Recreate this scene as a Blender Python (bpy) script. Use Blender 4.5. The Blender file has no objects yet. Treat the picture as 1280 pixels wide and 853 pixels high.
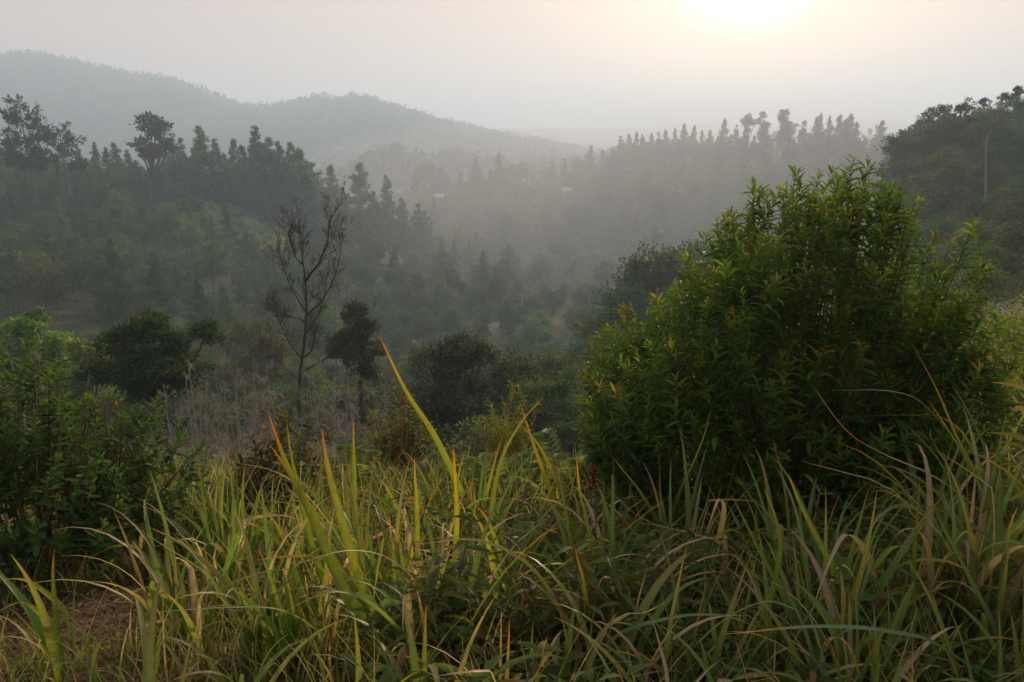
import bpy, math, random
import numpy as np
from mathutils import Vector, Matrix

rng = np.random.default_rng(11)
random.seed(11)
S = bpy.context.scene
C = S.collection
R = math.radians

# ------------------------------------------------------------------ camera, sky, sun, exposure
PITCH = 14.3
FPX = 924.0
CAM = np.array([0.0, 0.0, 1.6])
cd = bpy.data.cameras.new('camera')
cd.sensor_width = 36.0
cd.lens = FPX / 1280 * 36
cd.clip_start = 0.05
cd.clip_end = 20000
cam = bpy.data.objects.new('camera', cd)
C.objects.link(cam)
cam.location = CAM
cam.rotation_euler = (R(90 - PITCH), 0, 0)
S.camera = cam

SUN_EL, SUN_AZ = 14.0, 16.6          # azimuth measured from +Y towards +X
sd = Vector((math.sin(R(SUN_AZ)) * math.cos(R(SUN_EL)), math.cos(R(SUN_AZ)) * math.cos(R(SUN_EL)), math.sin(R(SUN_EL))))
sl = bpy.data.lights.new('sun', 'SUN')
sl.energy = 5.0
sl.angle = R(3.0)
sl.color = (1.0, 0.67, 0.45)
so = bpy.data.objects.new('sun', sl)
C.objects.link(so)
so.rotation_euler = sd.to_track_quat('Z', 'Y').to_euler()

w = bpy.data.worlds.new('World')
S.world = w
w.use_nodes = True
nt = w.node_tree
for n in list(nt.nodes):
    nt.nodes.remove(n)
def N(t, typ, **kw):
    n = t.nodes.new(typ)
    for k, v in kw.items():
        setattr(n, k, v)
    return n
out = N(nt, 'ShaderNodeOutputWorld')
bg = N(nt, 'ShaderNodeBackground')
bg.inputs['Strength'].default_value = 0.1
nt.links.new(bg.outputs[0], out.inputs[0])
sky = N(nt, 'ShaderNodeTexSky', sky_type='NISHITA')
sky.sun_disc = False
sky.sun_elevation = R(SUN_EL)
sky.sun_rotation = R(SUN_AZ)
sky.dust_density = 4.0
sky.air_density = 1.0
# high thin overcast veil (pinkish grey) over the clear sky, plus the sun's aureole through it
tc = N(nt, 'ShaderNodeTexCoord')
dot = N(nt, 'ShaderNodeVectorMath', operation='DOT_PRODUCT')
nt.links.new(tc.outputs['Generated'], dot.inputs[0])
dot.inputs[1].default_value = sd
mx = N(nt, 'ShaderNodeMath', operation='MAXIMUM')
nt.links.new(dot.outputs['Value'], mx.inputs[0]); mx.inputs[1].default_value = 0.0
def powr(e):
    p = N(nt, 'ShaderNodeMath', operation='POWER')
    nt.links.new(mx.outputs[0], p.inputs[0]); p.inputs[1].default_value = e
    return p.outputs[0]
def vscale(col, fac):
    m = N(nt, 'ShaderNodeVectorMath', operation='SCALE')
    m.inputs[0].default_value = col
    nt.links.new(fac, m.inputs['Scale'])
    return m.outputs[0]
def vadd(a, b):
    m = N(nt, 'ShaderNodeVectorMath', operation='ADD')
    nt.links.new(a, m.inputs[0]); nt.links.new(b, m.inputs[1])
    return m.outputs[0]
veil = N(nt, 'ShaderNodeMix', data_type='RGBA')
VEIL = 0.93
veil.inputs['Factor'].default_value = VEIL
nt.links.new(sky.outputs[0], veil.inputs[6])
veil.inputs[7].default_value = (4.85, 3.8, 3.3, 1)
g1 = vscale((0.9, .25, 0), powr(5.0))
g2 = vscale((.8, .7, .5), powr(60.0))
g3 = vscale((40.0, 38.0, 34.0), powr(1100.0))
dm = N(nt, 'ShaderNodeMapRange', interpolation_type='SMOOTHSTEP')      # the blurred sun seen through thick haze
nt.links.new(mx.outputs[0], dm.inputs[0]); dm.inputs[1].default_value = math.cos(R(6.9)); dm.inputs[2].default_value = math.cos(R(4.8))
g4 = vscale((2.6, 2.6, 2.5), dm.outputs[0])
tot = vadd(vadd(vadd(vadd(veil.outputs[2], g1), g2), g3), g4)
nt.links.new(tot, bg.inputs['Color'])

S.view_settings.view_transform = 'Standard'
S.view_settings.look = 'None'
S.view_settings.exposure = 0.64
S.view_settings.gamma = 1.0
S.render.engine = 'CYCLES'
S.cycles.use_denoising = True
S.cycles.max_bounces = 6
S.cycles.diffuse_bounces = 3
S.cycles.transmission_bounces = 4
S.cycles.volume_bounces = 3
S.cycles.caustics_reflective = False
S.cycles.caustics_refractive = False
HAZE_DENSITY = 0.00095
HAZE_G = 0.27

# ------------------------------------------------------------------ helpers
CA, SA = math.cos(R(PITCH)), math.sin(R(PITCH))
def ray(px, py):
    xc, yc = (px - 640) / FPX, (426.5 - py) / FPX
    return np.array([xc, CA + yc * SA, -SA + yc * CA])
def at(px, py, d):
    r = ray(px, py)
    return CAM + r * (d / r[1])

def mesh_np(name, V, T=None, Q=None, col=None, mats=(), smooth=False):
    me = bpy.data.meshes.new(name)
    V = np.asarray(V, dtype=np.float32).reshape(-1, 3)
    T = np.zeros((0, 3), int) if T is None else np.asarray(T, int).reshape(-1, 3)
    Q = np.zeros((0, 4), int) if Q is None else np.asarray(Q, int).reshape(-1, 4)
    me.vertices.add(len(V)); me.vertices.foreach_set('co', V.ravel())
    nl = T.size + Q.size
    me.loops.add(nl)
    me.loops.foreach_set('vertex_index', np.concatenate([T.ravel(), Q.ravel()]).astype(np.int32))
    me.polygons.add(len(T) + len(Q))
    st = np.concatenate([np.arange(len(T)) * 3, T.size + np.arange(len(Q)) * 4]).astype(np.int32)
    me.polygons.foreach_set('loop_start', st)
    if smooth:
        me.polygons.foreach_set('use_smooth', np.ones(len(T) + len(Q), bool))
    me.update(calc_edges=True)
    if col is not None:
        col = np.asarray(col, dtype=np.float32).reshape(-1, 3)
        a = me.color_attributes.new('Col', 'FLOAT_COLOR', 'POINT')
        a.data.foreach_set('color', np.concatenate([col, np.ones((len(col), 1), np.float32)], 1).ravel())
    for m in mats:
        me.materials.append(m)
    return me

def link(name, me, parent=None):
    o = bpy.data.objects.new(name, me)
    C.objects.link(o)
    if parent is not None:
        o.parent = parent
    return o
def tag(o, label=None, cat=None, group=None, kind=None):
    for k, v in (('label', label), ('category', cat), ('group', group), ('kind', kind)):
        if v: o[k] = v
    return o
def thing(name, label, cat, loc=(0, 0, 0), rz=0.0, sc=1.0, group=None):
    o = bpy.data.objects.new(name, None)
    C.objects.link(o)
    o.empty_display_size = 0.2
    o.location = loc; o.rotation_euler = (0, 0, rz)
    o.scale = (sc, sc, sc) if np.isscalar(sc) else sc
    return tag(o, label, cat, group)

def norm(a):
    a = np.asarray(a, float)
    return a / np.maximum(np.linalg.norm(a, axis=-1, keepdims=True), 1e-9)
def rdirs(n):
    return norm(rng.normal(size=(n, 3)))

DIAMOND = (np.array([[0, 0, 0], [.5, .5, .04], [1, 0, -.06], [.5, -.5, .04]]), None, np.array([[0, 3, 2, 1]]))
LEAF = (np.array([[0, 0, 0], [.35, 0, 0], [.7, 0, -.04], [1, 0, -.16], [.28, .5, .07], [.65, .36, .03], [.28, -.5, .07], [.65, -.36, .03]]),
        np.array([[0, 1, 4], [1, 2, 5], [1, 5, 4], [2, 3, 5], [0, 6, 1], [1, 7, 2], [1, 6, 7], [2, 7, 3]]), None)
OVAL = (np.array([[0, 0, 0], [.3, .42, .05], [.7, .44, .0], [1, 0, -.12], [.7, -.44, .0], [.3, -.42, .05], [.5, 0, -.05]]),
        np.array([[0, 6, 1], [1, 6, 2], [2, 6, 3], [3, 6, 4], [4, 6, 5], [5, 6, 0]]), None)

def leaves(P, D, NR, L, W, tmpl, col=None, tipcol=None):
    """Leaf faces at P pointing along D with blade normal near NR; returns V, T, Q, col."""
    P = np.asarray(P, float); n = len(P)
    D = norm(D)
    Sd = norm(np.cross(NR, D))
    Nn = np.cross(D, Sd)
    tv, tt, tq = tmpl
    L = np.broadcast_to(L, n)[:, None, None]; W = np.broadcast_to(W, n)[:, None, None]
    V = P[:, None, :] + D[:, None, :] * (tv[None, :, 0:1] * L) + Sd[:, None, :] * (tv[None, :, 1:2] * W) + Nn[:, None, :] * (tv[None, :, 2:3] * L)
    k = len(tv)
    off = (np.arange(n) * k)[:, None, None]
    T = (tt[None] + off).reshape(-1, 3) if tt is not None else np.zeros((0, 3), int)
    Q = (tq[None] + off).reshape(-1, 4) if tq is not None else np.zeros((0, 4), int)
    cc = None
    if col is not None:
        cc = np.repeat(np.asarray(col)[:, None, :], k, 1)
        if tipcol is not None:
            f = np.clip((tv[None, :, 0:1] - .55) / .45, 0, 1)
            cc = cc * (1 - f) + np.asarray(tipcol)[:, None, :] * f
        cc = cc.reshape(-1, 3)
    return V.reshape(-1, 3), T, Q, cc

def join(parts):
    Vs, Ts, Qs, Cs, o = [], [], [], [], 0
    for V, T, Q, c in parts:
        Vs.append(V); Ts.append(T + o); Qs.append(Q + o); Cs.append(c); o += len(V)
    return np.concatenate(Vs), np.concatenate(Ts), np.concatenate(Qs), (np.concatenate(Cs) if Cs[0] is not None else None)

class Tubes:
    def __init__(s):
        s.V, s.Q, s.n = [], [], 0
    def add(s, pts, rad, k=5):
        pts = np.asarray(pts, float); m = len(pts)
        rad = np.broadcast_to(np.asarray(rad, float), m)
        tg = norm(np.gradient(pts, axis=0))
        ref = np.array([0.31, 0.95, 0.05]) if abs(tg[0][2]) > .7 else np.array([0.05, 0.1, 1.0])
        u = norm(np.cross(tg, ref)); v = np.cross(tg, u)
        a = np.arange(k) * 2 * math.pi / k
        ring = u[:, None, :] * np.cos(a)[None, :, None] + v[:, None, :] * np.sin(a)[None, :, None]
        s.V.append((pts[:, None, :] + ring * rad[:, None, None]).reshape(-1, 3))
        i = np.arange(m - 1)[:, None] * k; j = np.arange(k)[None, :]; j2 = (j + 1) % k
        s.Q.append(np.stack([i + j, i + j2, i + k + j2, i + k + j], -1).reshape(-1, 4) + s.n)
        s.n += m * k
    def mesh(s, name, mat, smooth=True):
        return mesh_np(name, np.concatenate(s.V), None, np.concatenate(s.Q), None, [mat], smooth)

def bez(p0, p1, p2, n):
    t = np.linspace(0, 1, n)[:, None]
    return (1 - t) ** 2 * np.asarray(p0) + 2 * t * (1 - t) * np.asarray(p1) + t * t * np.asarray(p2)

def lattice_noise(x, y, seed=0):
    xi, yi = np.floor(x).astype(np.int64), np.floor(y).astype(np.int64)
    fx, fy = x - xi, y - yi
    fx = fx * fx * (3 - 2 * fx); fy = fy * fy * (3 - 2 * fy)
    def h(a, b):
        q = (a * 374761393 + b * 668265263 + seed * 1442695041) & 0xFFFFFFFF
        q = ((q ^ (q >> 13)) * 1274126177) & 0xFFFFFFFF
        return ((q ^ (q >> 16)) & 0xFFFF) / 65535.0
    return (h(xi, yi) * (1 - fx) + h(xi + 1, yi) * fx) * (1 - fy) + (h(xi, yi + 1) * (1 - fx) + h(xi + 1, yi + 1) * fx) * fy
def fbm(x, y, seed=0, o=4):
    s, a = 0, .5
    for i in range(o):
        s = s + a * (lattice_noise(x * 2 ** i, y * 2 ** i, seed + i) - .5); a *= .5
    return s

# ------------------------------------------------------------------ terrain heights
def zpx(d, py):
    r = ray(640, py)
    return 1.6 + r[2] / r[1] * d
NEAR = [(0.5, 0.0), (2.5, -.42), (4, -.98), (6, -1.75), (9, -3.1), (14, -5.3), (25, -9.6), (45, -15.0)]
NEAR_R = [(0.5, 0.05), (2.5, -.3), (4, -.62), (6, -.95), (9, -1.5), (14, -2.4), (25, -4.6), (40, -7.0)]
COLS = {
    0:    NEAR + [(80, -21), (100, -19), (130, zpx(130, 345)), (180, zpx(180, 258)), (220, zpx(220, 222)), (300, zpx(300, 232)), (500, zpx(500, 262)), (950, zpx(950, 205)), (1400, zpx(1400, 76)), (1750, zpx(1750, 110)), (3000, zpx(3000, 185)), (6000, -30)],
    150:  NEAR + [(80, -23), (100, -21), (130, zpx(130, 350)), (180, zpx(180, 272)), (200, zpx(200, 252)), (240, zpx(240, 240)), (350, zpx(350, 262)), (700, zpx(700, 255)), (1000, zpx(1000, 215)), (1400, zpx(1400, 86)), (1750, zpx(1750, 120)), (3000, zpx(3000, 185)), (6000, -30)],
    300:  NEAR + [(90, -25), (140, zpx(140, 368)), (180, zpx(180, 296)), (205, zpx(205, 266)), (235, zpx(235, 256)), (300, zpx(300, 275)), (700, zpx(700, 255)), (1000, zpx(1000, 225)), (1400, zpx(1400, 128)), (1750, zpx(1750, 150)), (3000, zpx(3000, 185)), (6000, -30)],
    420:  NEAR + [(100, -30), (160, zpx(160, 385)), (220, zpx(220, 325)), (250, zpx(250, 296)), (320, zpx(320, 300)), (600, zpx(600, 238)), (1000, zpx(1000, 215)), (1400, zpx(1400, 132)), (1750, zpx(1750, 155)), (3000, zpx(3000, 180)), (6000, -20)],
    500:  NEAR + [(100, -32), (170, zpx(170, 390)), (240, zpx(240, 340)), (300, zpx(300, 310)), (380, zpx(380, 250)), (450, zpx(450, 238)), (600, zpx(600, 232)), (650, zpx(650, 205)), (800, zpx(800, 225)), (1400, zpx(1400, 142)), (1750, zpx(1750, 160)), (3000, zpx(3000, 172)), (6000, -20)],
    600:  NEAR + [(105, -33), (180, zpx(180, 388)), (260, zpx(260, 345)), (340, zpx(340, 280)), (400, zpx(400, 232)), (440, zpx(440, 226)), (540, zpx(540, 236)), (640, zpx(640, 208)), (850, zpx(850, 215)), (1400, zpx(1400, 164)), (1750, zpx(1750, 174)), (3200, zpx(3200, 162)), (6000, 0)],
    700:  NEAR + [(110, -34), (180, zpx(180, 388)), (260, zpx(260, 345)), (330, zpx(330, 285)), (380, zpx(380, 236)), (420, zpx(420, 224)), (500, zpx(500, 228)), (900, zpx(900, 210)), (1400, zpx(1400, 192)), (2000, zpx(2000, 190)), (3200, zpx(3200, 158)), (6000, 0)],
    780:  NEAR + [(105, -33), (180, zpx(180, 385)), (250, zpx(250, 335)), (310, zpx(310, 275)), (355, zpx(355, 222)), (390, zpx(390, 205)), (480, zpx(480, 220)), (1400, zpx(1400, 200)), (2000, zpx(2000, 190)), (3200, zpx(3200, 157)), (6000, 0)],
    850:  NEAR + [(100, -31), (180, zpx(180, 378)), (240, zpx(240, 325)), (300, zpx(300, 265)), (340, zpx(340, 215)), (370, zpx(370, 194)), (450, zpx(450, 205)), (1400, zpx(1400, 200)), (2000, zpx(2000, 190)), (3200, zpx(3200, 152)), (6000, 0)],
    1000: NEAR[:4] + [(9, -2.7), (14, -4.4), (25, -8), (50, -14), (100, -25), (160, zpx(160, 348)), (220, zpx(220, 302)), (290, zpx(290, 235)), (320, zpx(320, 200)), (400, zpx(400, 205)), (1400, zpx(1400, 200)), (2000, zpx(2000, 190)), (3200, zpx(3200, 153)), (6000, 0)],
    1100: [(0.5, 0.0), (2.5, -.4), (4, -.85), (6, -1.4), (9, -2.1), (14, -3.4), (25, -6.2), (60, -11), (100, -15), (130, zpx(130, 288)), (180, zpx(180, 255)), (260, zpx(260, 218)), (310, zpx(310, 198)), (400, zpx(400, 200)), (1400, zpx(1400, 200)), (2000, zpx(2000, 185)), (3200, zpx(3200, 146)), (6000, 0)],
    1190: NEAR_R + [(60, zpx(60, 325)), (90, zpx(90, 258)), (120, zpx(120, 210)), (150, zpx(150, 185)), (220, zpx(220, 185)), (400, zpx(400, 195)), (2000, -20), (3200, zpx(3200, 150)), (6000, 0)],
    1290: NEAR_R[:6] + [(25, -3.6), (40, -5), (60, zpx(60, 290)), (90, zpx(90, 236)), (120, zpx(120, 190)), (150, zpx(150, 165)), (220, zpx(220, 165)), (400, zpx(400, 185)), (2000, -20), (3200, 20), (6000, 0)],
}
PHI = np.linspace(-180, 180, 361)
LR = np.linspace(math.log(0.5), math.log(6500), 420)
keys = sorted(COLS)
kphi = np.array([math.degrees(math.atan((k - 640) / FPX)) for k in keys])
kz = []
for k, ph in zip(keys, kphi):
    a = np.array(COLS[k]); rr = a[:, 0] / math.cos(R(ph))
    kz.append(np.interp(LR, np.log(rr), a[:, 1]))
kz = np.array(kz)
er = np.exp(LR)
side_l = np.interp(LR, np.log([.5, 5, 30, 200, 1500, 6000]), [0, -.5, -4, -10, 30, 0])
side_r = np.interp(LR, np.log([.5, 5, 30, 200, 1500, 6000]), [0, .3, 3, 20, 60, 0])
back = np.interp(LR, np.log([.5, 5, 30, 200, 1500, 6000]), [0, .7, 5, 30, 60, 0])
ap = np.concatenate([[-180, -80], kphi, [80, 180]])
az = np.concatenate([[back, side_l], kz, [side_r, back]])
TAB = np.array([np.interp(PHI, ap, az[:, j]) for j in range(len(LR))]).T     # [phi, lr]
def gsm(A, s, ax):
    r_ = int(3 * s); x = np.arange(-r_, r_ + 1); g = np.exp(-x * x / (2 * s * s)); g /= g.sum()
    P = np.pad(A, [(r_, r_) if i == ax else (0, 0) for i in range(2)], mode='edge')
    return np.apply_along_axis(lambda v: np.convolve(v, g, 'valid'), ax, P)
TAB = gsm(gsm(TAB, 1.6, 0), 2.2, 1)
# the mountain's own crest line, 1.4 km off
cr_px = [-160, 0, 40, 90, 130, 190, 235, 280, 330, 380, 440, 475, 520, 560, 600, 660]
cr_py = [110, 80, 78, 72, 84, 101, 104, 124, 138, 135, 131, 134, 150, 162, 172, 188]
for i_, ph in enumerate(PHI):
    px_ = 640 + FPX * math.tan(R(ph)) if abs(ph) < 60 else 9999
    if -200 < px_ < 660:
        r0 = math.log(1400 / math.cos(R(ph)))
        TAB[i_] += (zpx(1400, np.interp(px_, cr_px, cr_py)) - np.interp(r0, LR, TAB[i_])) * np.exp(-((LR - r0) / .17) ** 2)
def h_true(x, y):
    r = np.maximum(np.hypot(x, y), .5)
    ph = np.degrees(np.arctan2(x, y))
    fi = np.clip((ph + 180), 0, 359.999); fj = np.clip((np.log(r) - LR[0]) / (LR[1] - LR[0]), 0, len(LR) - 1.001)
    i, j = fi.astype(int), fj.astype(int); u, v = fi - i, fj - j
    z = (TAB[i, j] * (1 - v) + TAB[i, j + 1] * v) * (1 - u) + (TAB[i + 1, j] * (1 - v) + TAB[i + 1, j + 1] * v) * u
    z = z + fbm(x / 1.2, y / 1.2, 3, 3) * .12 * np.clip(r / 3, .3, 1)
    z = z + fbm(x / 22, y / 22, 7, 3) * np.clip((r - 15) / 60, 0, 1) * 5
    z = z + fbm(x / 170, y / 170, 9, 4) * np.clip((r - 500) / 900, 0, 1) * 30
    return z
GA, GB, GN = 3.0, math.asinh(6500 / 3.0), 210
gu = np.linspace(-1, 1, 2 * GN + 1)
gx = GA * np.sinh(GB * gu); gy = gx + 2.0
GX, GY = np.meshgrid(gx, gy, indexing='ij')
GZ = h_true(GX, GY)
def hz(x, y):
    x = np.asarray(x, float); y = np.asarray(y, float)
    fi = np.clip((np.arcsinh(x / GA) / GB + 1) * GN, 0, 2 * GN - .001)
    fj = np.clip((np.arcsinh((y - 2.0) / GA) / GB + 1) * GN, 0, 2 * GN - .001)
    i, j = fi.astype(int), fj.astype(int)
    u = (x - gx[i]) / (gx[i + 1] - gx[i]); v = (y - gy[j]) / (gy[j + 1] - gy[j])
    return (GZ[i, j] * (1 - v) + GZ[i, j + 1] * v) * (1 - u) + (GZ[i + 1, j] * (1 - v) + GZ[i + 1, j + 1] * v) * u
def hz1(x, y): return float(hz(np.array([x]), np.array([y]))[0])
def on_ground(px, d):
    """World point on the ground in pixel column px at forward distance d."""
    x = (px - 640) / FPX * d
    for _ in range(3):
        z = hz1(x, d)
        yc = 0.0
        # forward depth along camera axis for this point
        f = d * CA - (z - 1.6) * SA
        x = (px - 640) / FPX * f
    return np.array([x, d, hz1(x, d)])
def ground_hit(px, py):
    r = ray(px, py)
    for d in np.geomspace(.6, 900, 600):
        p = CAM + r * (d / r[1])
        if p[2] <= hz1(p[0], p[1]):
            return p
    return p

# ------------------------------------------------------------------ materials
def mat(name):
    m = bpy.data.materials.new(name); m.use_nodes = True
    t = m.node_tree
    for n in list(t.nodes): t.nodes.remove(n)
    return m, t, N(t, 'ShaderNodeOutputMaterial')
def leaf_mat(name, trans=.35, rough=.45, var=.25, spec=.35, tint=(1.25, 1.3, .55), hue=.03, spots=0):
    m, t, o = mat(name)
    a = N(t, 'ShaderNodeAttribute', attribute_name='Col')
    inf = N(t, 'ShaderNodeObjectInfo')
    ge = N(t, 'ShaderNodeNewGeometry')
    hs = N(t, 'ShaderNodeHueSaturation')
    mr = N(t, 'ShaderNodeMapRange'); t.links.new(inf.outputs['Random'], mr.inputs[0])
    mr.inputs[3].default_value = 1 - var; mr.inputs[4].default_value = 1 + var
    wn = N(t, 'ShaderNodeTexWhiteNoise', noise_dimensions='1D'); t.links.new(inf.outputs['Random'], wn.inputs['W'])
    mh = N(t, 'ShaderNodeMapRange'); t.links.new(wn.outputs['Value'], mh.inputs[0])
    mh.inputs[3].default_value = .5 - hue; mh.inputs[4].default_value = .5 + hue
    mi = N(t, 'ShaderNodeMapRange'); t.links.new(ge.outputs['Random Per Island'], mi.inputs[0])
    mi.inputs[3].default_value = .75; mi.inputs[4].default_value = 1.25
    mv = N(t, 'ShaderNodeMath', operation='MULTIPLY'); t.links.new(mr.outputs[0], mv.inputs[0]); t.links.new(mi.outputs[0], mv.inputs[1])
    t.links.new(a.outputs['Color'], hs.inputs['Color']); t.links.new(mh.outputs[0], hs.inputs['Hue']); t.links.new(mv.outputs[0], hs.inputs['Value'])
    if spots:
        tcn = N(t, 'ShaderNodeTexCoord')
        nz = N(t, 'ShaderNodeTexNoise'); nz.inputs['Scale'].default_value = spots; nz.inputs['Detail'].default_value = 6; nz.inputs['Roughness'].default_value = .7
        t.links.new(tcn.outputs['Object'], nz.inputs[0])
        vmp = N(t, 'ShaderNodeMapping'); vmp.inputs['Scale'].default_value = (1, 1, .04); t.links.new(tcn.outputs['Object'], vmp.inputs[0])
        vn = N(t, 'ShaderNodeTexNoise'); vn.inputs['Scale'].default_value = 330; vn.inputs['Detail'].default_value = 2; t.links.new(vmp.outputs[0], vn.inputs[0])
        vr = N(t, 'ShaderNodeMapRange'); vr.inputs[1].default_value = .3; vr.inputs[2].default_value = .7; vr.inputs[3].default_value = .68; vr.inputs[4].default_value = 1.25; t.links.new(vn.outputs[0], vr.inputs[0])
        vv_ = N(t, 'ShaderNodeVectorMath', operation='SCALE'); t.links.new(hs.outputs[0], vv_.inputs[0]); t.links.new(vr.outputs[0], vv_.inputs['Scale'])
        hs = vv_
        rp = N(t, 'ShaderNodeMapRange'); rp.inputs[1].default_value = .56; rp.inputs[2].default_value = .72; t.links.new(nz.outputs[0], rp.inputs[0])
        rq = N(t, 'ShaderNodeMath', operation='MULTIPLY'); t.links.new(rp.outputs[0], rq.inputs[0]); rq.inputs[1].default_value = .6
        mxs = N(t, 'ShaderNodeMix', data_type='RGBA'); t.links.new(rq.outputs[0], mxs.inputs[0]); t.links.new(hs.outputs[0], mxs.inputs[6]); mxs.inputs[7].default_value = (.16, .085, .03, 1)
        class _o: outputs = [mxs.outputs[2]]
        hs = _o
    b = N(t, 'ShaderNodeBsdfPrincipled'); b.inputs['Roughness'].default_value = rough; b.inputs['Specular IOR Level'].default_value = spec
    t.links.new(hs.outputs[0], b.inputs['Base Color'])
    tr = N(t, 'ShaderNodeBsdfTranslucent')
    vm = N(t, 'ShaderNodeVectorMath', operation='MULTIPLY'); t.links.new(hs.outputs[0], vm.inputs[0]); vm.inputs[1].default_value = tint
    t.links.new(vm.outputs[0], tr.inputs['Color'])
    ms = N(t, 'ShaderNodeMixShader'); ms.inputs[0].default_value = trans
    t.links.new(b.outputs[0], ms.inputs[1]); t.links.new(tr.outputs[0], ms.inputs[2])
    t.links.new(ms.outputs[0], o.inputs['Surface'])
    return m
def bark_mat(name, c1, c2, sc=14):
    m, t, o = mat(name)
    g = N(t, 'ShaderNodeTexCoord')
    mp = N(t, 'ShaderNodeMapping'); mp.inputs['Scale'].default_value = (1, 1, .25); t.links.new(g.outputs['Object'], mp.inputs[0])
    n = N(t, 'ShaderNodeTexNoise'); n.inputs['Scale'].default_value = sc; n.inputs['Detail'].default_value = 6; t.links.new(mp.outputs[0], n.inputs[0])
    r = N(t, 'ShaderNodeMix', data_type='RGBA'); r.inputs[6].default_value = (*c1, 1); r.inputs[7].default_value = (*c2, 1); t.links.new(n.outputs[0], r.inputs[0])
    b = N(t, 'ShaderNodeBsdfPrincipled'); b.inputs['Roughness'].default_value = .85; t.links.new(r.outputs[2], b.inputs['Base Color'])
    bp = N(t, 'ShaderNodeBump'); bp.inputs['Strength'].default_value = .5; bp.inputs['Distance'].default_value = .02; t.links.new(n.outputs[0], bp.inputs['Height']); t.links.new(bp.outputs[0], b.inputs['Normal'])
    t.links.new(b.outputs[0], o.inputs['Surface'])
    return m
def plain_mat(name, c, rough=.7):
    m, t, o = mat(name)
    g = N(t, 'ShaderNodeTexCoord')
    n = N(t, 'ShaderNodeTexNoise'); n.inputs['Scale'].default_value = 3; n.inputs['Detail'].default_value = 5; t.links.new(g.outputs['Object'], n.inputs[0])
    mr = N(t, 'ShaderNodeMapRange'); mr.inputs[3].default_value = .7; mr.inputs[4].default_value = 1.2; t.links.new(n.outputs[0], mr.inputs[0])
    vs = N(t, 'ShaderNodeVectorMath', operation='SCALE'); vs.inputs[0].default_value = c; t.links.new(mr.outputs[0], vs.inputs['Scale'])
    b = N(t, 'ShaderNodeBsdfPrincipled'); b.inputs['Roughness'].default_value = rough; t.links.new(vs.outputs[0], b.inputs['Base Color'])
    t.links.new(b.outputs[0], o.inputs['Surface'])
    return m
M_TREE = leaf_mat('tree_foliage', .28, .65, .3, .05, hue=.025)
M_LEAF = leaf_mat('shrub_leaf', .5, .6, .12, .09)
M_GRASS = leaf_mat('grass_blade', .52, .48, .2, .3, tint=(1.2, 1.2, .5), hue=.015, spots=22)
M_BARK = bark_mat('bark_brown', (.035, .028, .022), (.1, .085, .07))
M_DARKBARK = bark_mat('bark_dark', (.02, .017, .015), (.06, .05, .045), 25)
M_PALEBARK = bark_mat('bark_pale', (.14, .13, .115), (.38, .355, .32), 10)
M_TWIG = bark_mat('twig_grey', (.13, .125, .12), (.32, .31, .29), 25)
M_STEM = bark_mat('stem_red_brown', (.08, .045, .03), (.16, .09, .05), 30)

def ground_mat():
    m, t, o = mat('ground_soil')
    a = N(t, 'ShaderNodeAttribute', attribute_name='Col')
    g = N(t, 'ShaderNodeNewGeometry')
    n1 = N(t, 'ShaderNodeTexNoise'); n1.inputs['Scale'].default_value = 9; n1.inputs['Detail'].default_value = 9; n1.inputs['Roughness'].default_value = .65
    t.links.new(g.outputs['Position'], n1.inputs[0])
    mr = N(t, 'ShaderNodeMapRange'); mr.inputs[1].default_value = .3; mr.inputs[2].default_value = .7; mr.inputs[3].default_value = .5; mr.inputs[4].default_value = 1.5; t.links.new(n1.outputs[0], mr.inputs[0])
    n2 = N(t, 'ShaderNodeTexNoise'); n2.inputs['Scale'].default_value = .25; n2.inputs['Detail'].default_value = 8
    t.links.new(g.outputs['Position'], n2.inputs[0])
    m2 = N(t, 'ShaderNodeMapRange'); m2.inputs[1].default_value = .3; m2.inputs[2].default_value = .7; m2.inputs[3].default_value = .6; m2.inputs[4].default_value = 1.4; t.links.new(n2.outputs[0], m2.inputs[0])
    mm = N(t, 'ShaderNodeMath', operation='MULTIPLY'); t.links.new(mr.outputs[0], mm.inputs[0]); t.links.new(m2.outputs[0], mm.inputs[1])
    vs = N(t, 'ShaderNodeVectorMath', operation='SCALE'); t.links.new(a.outputs['Color'], vs.inputs[0]); t.links.new(mm.outputs[0], vs.inputs['Scale'])
    b = N(t, 'ShaderNodeBsdfPrincipled'); b.inputs['Roughness'].default_value = .95; b.inputs['Specular IOR Level'].default_value = .15
    t.links.new(vs.outputs[0], b.inputs['Base Color'])
    bp = N(t, 'ShaderNodeBump'); bp.inputs['Strength'].default_value = .8; bp.inputs['Distance'].default_value = .03; t.links.new(n1.outputs[0], bp.inputs['Height']); t.links.new(bp.outputs[0], b.inputs['Normal'])
    t.links.new(b.outputs[0], o.inputs['Surface'])
    return m

# ------------------------------------------------------------------ ground
n_ = 2 * GN + 1
GV = np.stack([GX, GY, GZ], -1).reshape(-1, 3)
ii, jj = np.meshgrid(np.arange(n_ - 1), np.arange(n_ - 1), indexing='ij')
b0 = (ii * n_ + jj)
GQ = np.stack([b0, b0 + n_, b0 + n_ + 1, b0 + 1], -1).reshape(-1, 4)
rr_ = np.hypot(GX, GY)
f_far = np.clip((rr_ - 9) / 12, 0, 1)[..., None]
soil = np.array([.07, .046, .032]); green = np.array([.042, .062, .027]); clear = np.array([.075, .08, .045])
fn = np.clip(fbm(GX / 260, GY / 260, 21, 4) * 5 - .6, 0, 1)[..., None] * np.clip((rr_ - 600) / 300, 0, 1)[..., None]
gc = soil * (1 - f_far) + green * f_far
gc = gc * (1 - fn * .4) + clear * fn * .4
M_GROUND = ground_mat()
g = link('ground', mesh_np('ground', GV, None, GQ, gc.reshape(-1, 3), [M_GROUND], True))
tag(g, kind='structure')
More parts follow.
